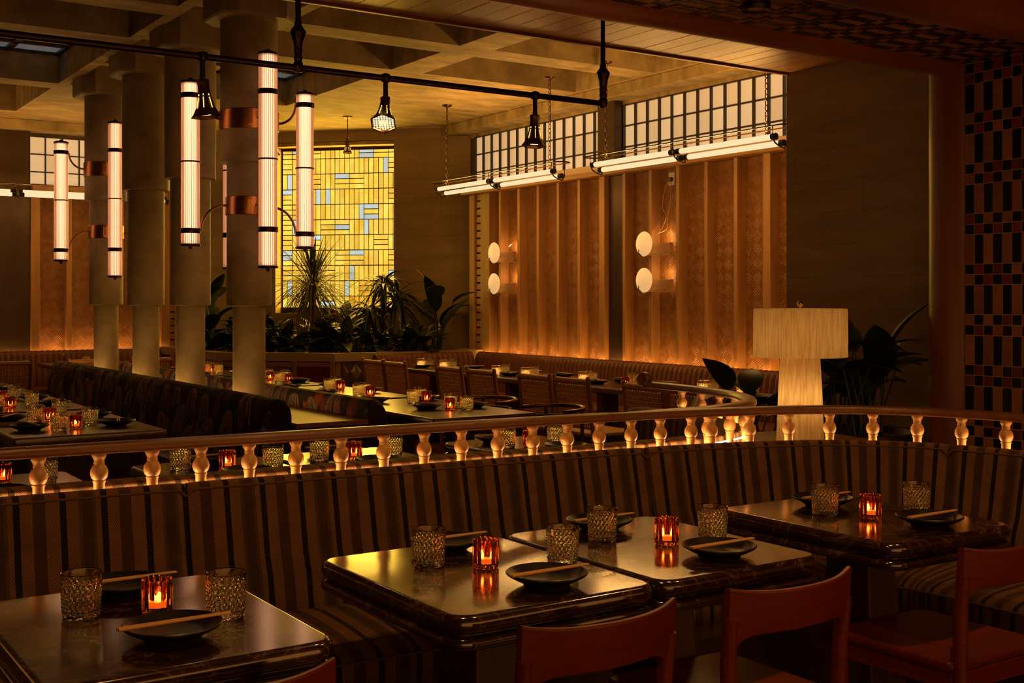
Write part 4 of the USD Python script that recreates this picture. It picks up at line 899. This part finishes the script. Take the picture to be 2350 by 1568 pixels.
def leaf(L, W, bend, fold=.25, n=9, tip=.0):
    u = np.linspace(0, 1, n); w = W / 2 * np.sin(PI * u ** .8) ** .75 * (1 - tip * u); w[0] = W * .04; w[-1] = W * .01
    x = L * u * (1 - .15 * bend * u); z = -L * bend * u * u * .6
    P = np.stack([np.stack([x, -w, z + fold * w], 1), np.stack([x, 0 * w, z], 1), np.stack([x, w, z + fold * w], 1)], 1)
    lo = P.copy(); lo[..., 2] -= .0015
    v = np.vstack([P.reshape(-1, 3), lo.reshape(-1, 3)]); q = []; o = n * 3
    for i in range(n - 1):
        a = i * 3
        for j in (0, 1): q += [[a + j, a + 3 + j, a + 4 + j, a + 1 + j], [o + a + j, o + a + 1 + j, o + a + 4 + j, o + a + 3 + j]]
        q += [[a, o + a, o + a + 3, a + 3], [a + 2, a + 5, o + a + 5, o + a + 2]]
    return v, np.array(q)
def put_leaf(pos, az, el, L, W, bend, mb=None, **k):
    v, q = leaf(L, W, bend, **k); return (mb or MB()).add(rot(v, az, -el) + np.asarray(pos, float), q)
def broad_plant(name, label, loc, n, stem, L, W, el, seed, m='leaf_dark', spread=.05, bend=.6, cat='plant', grp='leafy plants in the planter'):
    rg = random.Random(seed); t = thing(name, label, cat, loc, 0, grp)
    for k in range(n):
        az = k * 2.4 + rg.uniform(-.4, .4); h = stem * rg.uniform(.35, 1.0); e = math.radians(rg.uniform(*el)); l = L * rg.uniform(.7, 1.15)
        b = np.array([spread * rg.uniform(-1, 1), spread * rg.uniform(-1, 1), 0]); o = h * .35 * math.cos(e)
        top = b + np.array([math.cos(az) * o, math.sin(az) * o, h])
        if stem > .12: obj('stem', tube([b, b * .6 + top * .4 + np.array([0, 0, .1 * h]), top], [.009, .007, .005], 6), 'leaf_dark', t)
        obj('leaf', put_leaf(top, az, e, l, W * rg.uniform(.8, 1.15), bend * rg.uniform(.5, 1.3)), m if rg.random() < .8 else 'leaf_mid', t, 50)
    return t
def at(px_s, off):                                          # along the cut corner
    c = cha(px_s, off); return (c[0], c[1], .83)
PZ = .83
# tall pony-tail palm before the glass
rg = random.Random(11); c = cha(1.68, .75)
t = thing('ponytail_palm', 'tall spiky palm with a fountain of thin leaves before the stained glass', 'palm', (c[0], c[1], PZ))
obj('trunk', tube([(0, 0, 0), (.015, 0, .3), (-.01, 0, .62), (0, 0, .78)], [.05, .04, .034, .045], 12), 'bark', t)
m, m2 = MB(), MB()
for k in range(260):
    az = rg.uniform(0, 2 * PI); el = math.radians(rg.choice([rg.uniform(5, 70), rg.uniform(-30, 35)])); L = rg.uniform(.45, .78)
    put_leaf((rg.uniform(-.02, .02), rg.uniform(-.02, .02), .78 + rg.uniform(-.12, .08)), az, el, L, .013, rg.uniform(.5, 1.5) if el < 1 else .35, m if k % 3 else m2, fold=.1, n=8)
for k in range(16): put_leaf((0, 0, .82), rg.uniform(0, 6.3), math.radians(rg.uniform(66, 88)), rg.uniform(.42, .62), .034, .1, m2, n=7)
for k in range(60): put_leaf((0, 0, .66 + rg.uniform(-.1, .05)), rg.uniform(0, 6.3), math.radians(rg.uniform(-75, -40)), rg.uniform(.35, .6), .012, .1, m, fold=.1, n=6)
obj('dry_leaves', m, 'leaf_straw', t, False, kind='stuff'); obj('green_leaves', m2, 'leaf_mid', t, False, kind='stuff')
# cane-stemmed dracaena at the right edge of the glass
c = cha(.88, .62); t = thing('dracaena', 'dracaena with drooping strap leaves at the right edge of the stained glass', 'plant', (c[0], c[1], PZ))
for (x, y, h) in ((0, 0, .82), (.13, -.10, .62), (-.13, .10, .5)):
    obj('cane', tube([(0, 0, 0), (x * .6, y * .6, h * .5), (x, y, h)], [.022, .018, .016], 10), 'bark', t)
    for k in range(44):
        obj('leaf', put_leaf((x, y, h - .12 + .004 * k), k * 2.4, math.radians(rg.uniform(-10, 70)), rg.uniform(.28, .46), .040, rg.uniform(1.0, 2.4)), 'leaf_mid' if k % 4 == 0 else 'leaf_dark', t, 50)
broad_plant('bird_of_paradise', 'large paddle-leaved plant at the right end of the planter', at(.26, .55), 11, .66, .46, .20, (40, 82), 4)
broad_plant('bird_of_paradise', 'large paddle-leaved plant at the left end of the planter, behind the columns', at(3.0, .62), 11, .66, .42, .18, (30, 80), 9)
CLUMP = [(2.75, 1.15, 'leafy clump at the left of the planter, beside the nearest column'), (2.42, 1.05, 'leafy clump left of the spiky palm'), (2.12, 1.25, 'low leafy clump before the spiky palm trunk'), (1.72, 1.2, 'lighter leafy clump right of the spiky palm'), (1.45, 1.0, 'leafy clump below the middle of the glass'),
         (1.18, 1.15, 'leafy clump before the dracaena'), (.85, .95, 'dark leafy clump right of the dracaena'), (.55, .8, 'dark leafy clump before the paddle-leaved plant'), (2.6, .7, 'rear leafy clump at the left of the glass'), (1.6, .6, 'rear leafy clump under the glass'), (2.25, .7, 'rear leafy clump left of the spiky palm'), (1.25, .65, 'rear leafy clump left of the dracaena'), (1.93, .98, 'leafy clump round the foot of the spiky palm'), (.35, .98, 'front leafy clump at the right end of the planter')]
for i, (s, o, l) in enumerate(CLUMP): broad_plant('broadleaf_plant', l, at(s, o), 20, .13 + .06 * (i % 3) + (.14 if o < .8 else 0), .36, .125, (5, 75), 20 + i, 'leaf_mid' if i in (3, 4, 5, 9) else 'leaf_dark', .10, .7)
# dark plants before the stone return
tub = thing('plant_tub', 'dark tub of the plants before the stone wall at the right', 'plant pot', (5.62, 4.78, 0))
obj('tub', lathe([(0, 0), (.30, 0), (.34, .03), (.40, .62), (.40, .66), (.36, .66), (.35, .60), (0, .60)], 40), 'black_metal', tub); obj('soil', lathe([(0, .62), (.355, .62), (.355, .60), (0, .60)], 30), 'soil', tub)
broad_plant('rubber_plant', 'big dark broad-leaved plant before the stone wall, between lamp and tiled post', (5.62, 4.78, .62), 34, .52, .40, .20, (15, 80), 41, 'leaf_dark', .16, .7, grp='plants at the right')
tub = thing('plant_tub', 'small dark tub behind the string lamp', 'plant pot', (5.36, 5.35, 0))
obj('tub', lathe([(0, 0), (.17, 0), (.19, .02), (.22, .36), (.22, .39), (.19, .39), (.19, .35), (0, .35)], 32), 'black_metal', tub); obj('soil', lathe([(0, .36), (.19, .36), (.19, .345), (0, .345)], 24), 'soil', tub)
broad_plant('rubber_plant', 'dark leafy plant right behind the string lamp', (5.36, 5.35, .36), 14, .55, .34, .17, (0, 70), 47, 'leaf_dark', .14, .8, grp='plants at the right')

# ================================================================ lamps
# string table lamp on a side table in the wedge between the two booth ends
st = thing('side_table', 'timber side table under the string lamp', 'side table', (4.70, 4.30, 0), math.radians(-10))
obj('top', rprism((0, 0, 0), .42, .52, .04, [(.01, .664), (0, .668), (0, .686), (.006, .694)]), 'panel_wood', st)
for x in (-.34, .34):
    for y in (-.44, .44): obj('leg', tube([(x * 1.05, y * 1.05, 0), (x, y, .664)], [.018, .026], 10), 'panel_wood', st)
t = thing('table_lamp', 'glowing table lamp with a drum shade and tapering base wound in cream string', 'table lamp', (4.475, 4.12, .694))
LK = 1.055
def stringy(seed, amp):
    rr = np.random.default_rng(seed).uniform(-1, 1, 4096)
    return lambda r, z, a: r + amp * (rr[(a * 500).astype(int) % 4096] * .6 + .5 * np.abs(np.sin(a * 75)))
n = 300
obj('base', lathe([(p * LK, q * LK) for p, q in [(.100, 0), (.1105, .002), (.1085, .05), (.106, .12), (.0985, .30), (.090, .44), (.085, .445), (.03, .446)]], n, rmod=stringy(2, .0018)), 'lamp_thread', t, 60)
obj('shade', lathe([(p * LK, q * LK) for p, q in [(.213, .436), (.217, .438), (.2165, .55), (.2155, .660), (.210, .664), (.03, .664)]], n, rmod=stringy(3, .0016)), 'lamp_thread', t, 60)
obj('finial', lathe([(p * LK, q * LK) for p, q in [(0, .66), (.006, .664), (.006, .672), (.013, .677), (.0155, .686), (.012, .696), (0, .701)]], 20), 'brass', t, 60)
b = obj('bulb', lathe([(0, .50), (.012, .505), (.028, .535), (.030, .555), (.02, .58), (0, .59)], 20), 'lamp_bulb', t, 60) if False else None
bl = UsdLux.SphereLight.Define(stage, str(t.GetPath()) + '/bulb_light'); bl.CreateRadiusAttr(.03); bl.CreateIntensityAttr(36.0); bl.CreateColorAttr((1.0, .66, .27)); bl.AddTranslateOp().Set((0, 0, .55))
bl = UsdLux.SphereLight.Define(stage, str(t.GetPath()) + '/base_light'); bl.CreateRadiusAttr(.025); bl.CreateIntensityAttr(40.0); bl.CreateColorAttr((1.0, .66, .27)); bl.AddTranslateOp().Set((0, 0, .26))  # unseen light inside the base, placed to brighten its string shell

# hanging fluorescents: two tubes in line on a wire frame, hung on chains
def chain(a, b, mb):
    a, b = np.array(a, float), np.array(b, float); L = np.linalg.norm(b - a); n = int(L / .040)
    for k in range(n):
        z = a + (b - a) * (k + .5) / n; q = np.linspace(0, 2 * PI, 11); w, h = .012, .0255
        pts = [(w * math.cos(x), 0, h * math.sin(x)) if k % 2 else (0, w * math.cos(x), h * math.sin(x)) for x in q]
        tube(np.array(pts) + z, .0036, 5, mb, False)
def fluorescent(label, x, y0, y1, z, along='y'):
    t = thing('hanging_fluorescent', label, 'pendant light', (x, y0, z) if along == 'y' else (y0, x, z), 0 if along == 'y' else -PI / 2, 'hanging fluorescent lights')
    L = y1 - y0; h = L / 2
    for k in (0, 1):
        for dx, dz in ((-.042, .020), (.042, -.020)):
            tb = obj('tube', tube([(dx, .07 + k * h, dz), (dx, h - .06 + k * h, dz)], .0215, 14), 'fluorescent', t, 60)
            for e in (.045 + k * h, h - .035 + k * h): obj('end_cap', tube([(dx, e - .02, dz), (dx, e + .02, dz)], .0245, 14), 'black_metal', tb, 60)
    for y in (.03, h, L - .03): obj('cradle', tube([(-.073, y, .09), (-.075, y, .02), (-.05, y, -.025), (0, y, -.05), (.05, y, -.06), (.075, y, -.02), (.073, y, .09)], .0055, 8), 'black_metal', t, 60)
    for s in (-1, 1):
        obj('frame_wire', tube([(s * .075, -.05, .095), (s * .075, L + .05, .095)], .005, 6), 'dark_brass', t)
    for y in (-.05, L + .05): obj('frame_end', tube([(-.075, y, .095), (-.03, y + (.04 if y > 0 else -.04), .095), (.03, y + (.04 if y > 0 else -.04), .095), (.075, y, .095)], .0055, 8), 'black_metal', t)
    for y in (.16, L - .16):
        m = MB(); chain((0, y, .02), (0, y, ZC - z - .03), m); obj('chain', m, 'dark_brass', t, 50, kind='stuff')
        obj('canopy', lathe([(0, ZC - z - .035), (.012, ZC - z - .034), (.02, ZC - z - .022), (.05, ZC - z - .014), (.055, ZC - z), (0, ZC - z)], 24, (0, y, 0)), 'dark_brass', t)
    for nm, aim, dz, pw in (('light_up', (0, 0, 1), .07, 1.0), ('light_down', (0, 0, -1), -.055, .5), ('light_side', (1, 0, 0), .0, .2), ('light_room', (-1, 0, 0), .0, .22)):
        o = .075 * aim[0]; pw *= .45 if along == 'x' else 1
        rect_light(f'{t.GetPath()}/{nm}', (o, L / 2, dz), *((.05, L - .2) if aim[0] == 0 else (L - .2, .05)), FLUO * pw, WARM, aim)
    return t
fluorescent('chain-hung fluorescent fixture by the cane wall, the farther one', 6.36, 8.75, 10.93, 2.60)
fluorescent('chain-hung fluorescent fixture by the cane wall, the nearer and longer one', 6.36, 6.02, 8.23, 2.60)
fluorescent('chain-hung fluorescent fixture before the far left wall, right end hidden by columns', 13.6, 1.0, 4.3, 2.60, 'x')

# shell wall lights on oak battens, their cords and the socket
def sconce(label, y, z):
    t = thing('shell_sconce', label, 'wall light', (7.185, y, z), 0, 'shell wall lights')
    obj('batten', box2((-.055, -.02, -.065), (0, .40, .055), .003) if False else box2((-.05, -.30, -.075), (.0, .09, .035), .003), 'pale_wood_y', t)
    obj('spacer', tube([(-.05, -.02, 0), (-.085, -.02, 0)], .016, 12), 'brass', t)
    m = MB(); lathe([(0, -.02), (.05, -.018), (.09, -.010), (.112, 0), (.115, .006), (.110, .010), (.08, .022), (.04, .030), (0, .032)], 40, mb=m); m.v = [rot(v, 0, -PI / 2) + np.array([-.11, -.02, .03]) for v in m.v]
    obj('shell', m, 'sconce_shell', t, 60)
    obj('clip', tube([(-.125, .035, -.0), (-.14, .03, -.05), (-.125, .0, -.085)], .005, 6), 'black_metal', t)
    l = UsdLux.SphereLight.Define(stage, str(t.GetPath()) + '/glow'); l.CreateRadiusAttr(.02); l.CreateIntensityAttr(60); l.CreateColorAttr((1, .55, .2)); l.AddTranslateOp().Set((.03, -.14, .10))
for y, z, l in ((10.98, 1.935, 'upper shell wall light of the farther pair on the cane wall'), (10.98, 1.595, 'lower shell wall light of the farther pair on the cane wall'), (8.43, 1.93, 'upper shell wall light of the nearer pair on the cane wall'), (8.43, 1.595, 'lower shell wall light of the nearer pair on the cane wall')): sconce(l, y, z)
t = thing('wall_socket', 'small white wall socket high on a cane panel with a plug in it', 'socket', (7.285, 8.27, 2.56))
obj('plate', box((0, 0, 0), (.012, .085, .12), .004), 'white_plastic', t); obj('plug', box((-.02, .0, -.005), (.035, .05, .035), .006), 'black_metal', t)
for k, pts in enumerate((((7.26, 8.29, 2.54), (7.25, 8.33, 2.45), (7.25, 8.36, 2.30), (7.245, 8.30, 2.22), (7.245, 8.35, 2.12), (7.20, 8.37, 2.06)), ((7.265, 8.26, 2.53), (7.25, 8.25, 2.35), (7.25, 8.29, 2.20), (7.25, 8.30, 2.10), (7.20, 8.36, 2.06)))):
    c = obj('cord', tube(spline(pts, .02), .0038, 6), 'twine', None, 60); say(c, ('left' if k == 0 else 'right') + ' twisted cord looping from the socket to the nearer shell lights', 'cord', 'cords of the shell lights')
c = obj('cord', tube(spline(((7.25, 10.72, 2.40), (7.25, 10.74, 2.25), (7.245, 10.78, 2.12), (7.20, 10.86, 2.03)), .02), .0038, 6), 'twine', None, 60); say(c, 'twisted cord hanging to the farther pair of shell lights', 'cord', 'cords of the shell lights')

# spotlights on the bronze pipe
rl = thing('spotlight_pipe', 'long bronze pipe hung on two rods under the soffit, carrying spotlights', 'track rail')
YP_, ZP = 5.20, 2.53
obj('pipe', tube([(x, YP_, ZP) for x in np.linspace(-1.5, 4.08, 8)], .0155, 12), 'bronze_metal', rl, 60)
for x in (2.258, 4.075):
    rd = obj('rod', tube([(x, YP_, ZP + .2), (x, YP_, 3.06)], .012, 12), 'bronze_metal', rl, 60)
    obj('collar', lathe([(.012, .35), (.014, .34), (.014, .22), (.018, .215), (.018, .20), (.024, .19), (.036, .175), (.040, .165), (.036, .155), (.024, .12), (.019, .09), (.022, .08), (.018, .06), (.022, .045), (.018, .03), (.024, .02), (.026, 0), (.020, -.02), (0, -.026)], 8, (x, YP_, ZP)), 'bronze_metal', rl, 30)
def spot(label, x, tilt, az, lit):
    t = thing('spotlight', label, 'spotlight', (x, YP_, ZP), 0, 'bell spotlights on the pipe')
    obj('hanger', lathe([(0, .026), (.022, .018), (.026, 0), (.022, -.018), (.012, -.022), (.012, -.085), (.015, -.09), (.012, -.10), (0, -.102)], 14), 'bronze_metal', t, 40)
    hexa = lambda r: [(r * math.cos(k * PI / 3), r * math.sin(k * PI / 3)) for k in range(6)]
    prof = [(.012, 0), (.026, -.004), (.028, -.016), (.025, -.03), (.028, -.07), (.034, -.10), (.043, -.13), (.056, -.155), (.066, -.168), (.068, -.174)]
    def place(mb): mb.v = [rot(v, az, tilt) + np.array([0, 0, -.10]) for v in mb.v]; return mb
    hd = obj('bell_shade', place(loft([[(a, b, z) for a, b in hexa(r)] for r, z in prof + [(.062, -.172), (.030, -.12), (.022, -.05)]])), 'dark_brass', t, 25)
    for k in range(6):
        q = k * PI / 3 + PI / 6; g = lambda r: r * math.cos(PI / 6) + .0012
        for z0, r0, z1, r1, nm in ((-.085, .0308, -.135, .0445, 'slot'), (-.070, .0283, -.078, .0298, 'pierced_hole')):
            a, b = np.array([g(r0) * math.cos(q), g(r0) * math.sin(q), z0]), np.array([g(r1) * math.cos(q), g(r1) * math.sin(q), z1])
            obj(nm, place(tube([a, a * .5 + b * .5, b], .0024, 6)), 'spot_slot', hd, 60)
    fc = obj('lens', place(loft([[(a, b, z) for a, b in hexa(r)] for r, z in ((.055, -.160), (.057, -.163), (.05, -.1635))])), 'spot_face' if lit else 'dark_brass', hd, False)
    if lit:
        m = MB()
        for k in range(9):
            o = -.052 + k * .013
            for a, b in (((o, -.05), (o, .05)), ((-.05, o), (.05, o))): tube([(a[0], a[1], -.166), (b[0], b[1], -.166)], .0013, 4, m, False)
        obj('louvre', place(m), 'dark_brass', hd, False, kind='stuff')
    d = rot(np.array([[0, 0, -1.0]]), az, tilt)[0]
    l = UsdLux.SphereLight.Define(stage, str(t.GetPath()) + '/beam'); l.CreateRadiusAttr(.022); l.CreateIntensityAttr(60); l.CreateColorAttr((1, .55, .2)); l.AddTranslateOp().Set(tuple(map(float, rot(np.array([[0, 0, -.172]]), az, tilt)[0] + [0, 0, -.10])))
    sh = UsdLux.ShapingAPI.Apply(l.GetPrim()); 
    return t
spot('left bell spotlight on the pipe, before the tall glass tube lights', 1.798, .10, 2.6, False)
spot('middle bell spotlight on the pipe, turned to show its bright honeycomb face', 2.72, .62, math.radians(236) + PI, True)
spot('right bell spotlight on the pipe, before the leaded window', 3.616, .08, .6, False)
def plant_spot(label, x, y):
    t = thing('plant_spotlight', label, 'spotlight', (x, y, ZC), 0, 'small bell spotlights over the planter')
    obj('canopy', lathe([(0, -.03), (.012, -.03), (.05, -.012), (.055, 0), (0, 0)], 20), 'dark_brass', t); obj('stem', tube([(0, 0, -.02), (0, 0, -.25)], .006, 8), 'dark_brass', t)
    obj('bell', lathe([(0, -.23), (.02, -.235), (.014, -.255), (.022, -.275), (.024, -.33), (.04, -.38), (.062, -.41), (.058, -.41), (.02, -.34), (0, -.34)], 6), 'dark_brass', t)
    for k in range(6):
        q = (k + .5) * PI / 3; obj('slot', tube([(.026 * math.cos(q), .026 * math.sin(q), -.345), (.040 * math.cos(q), .040 * math.sin(q), -.388)], .003, 5), 'spot_slot', t)
plant_spot('small bell spotlight hanging before the top of the stained glass', 5.83, 12.06); plant_spot('small bell spotlight mostly hidden by the tallest glass tube light', 5.22, 12.66)
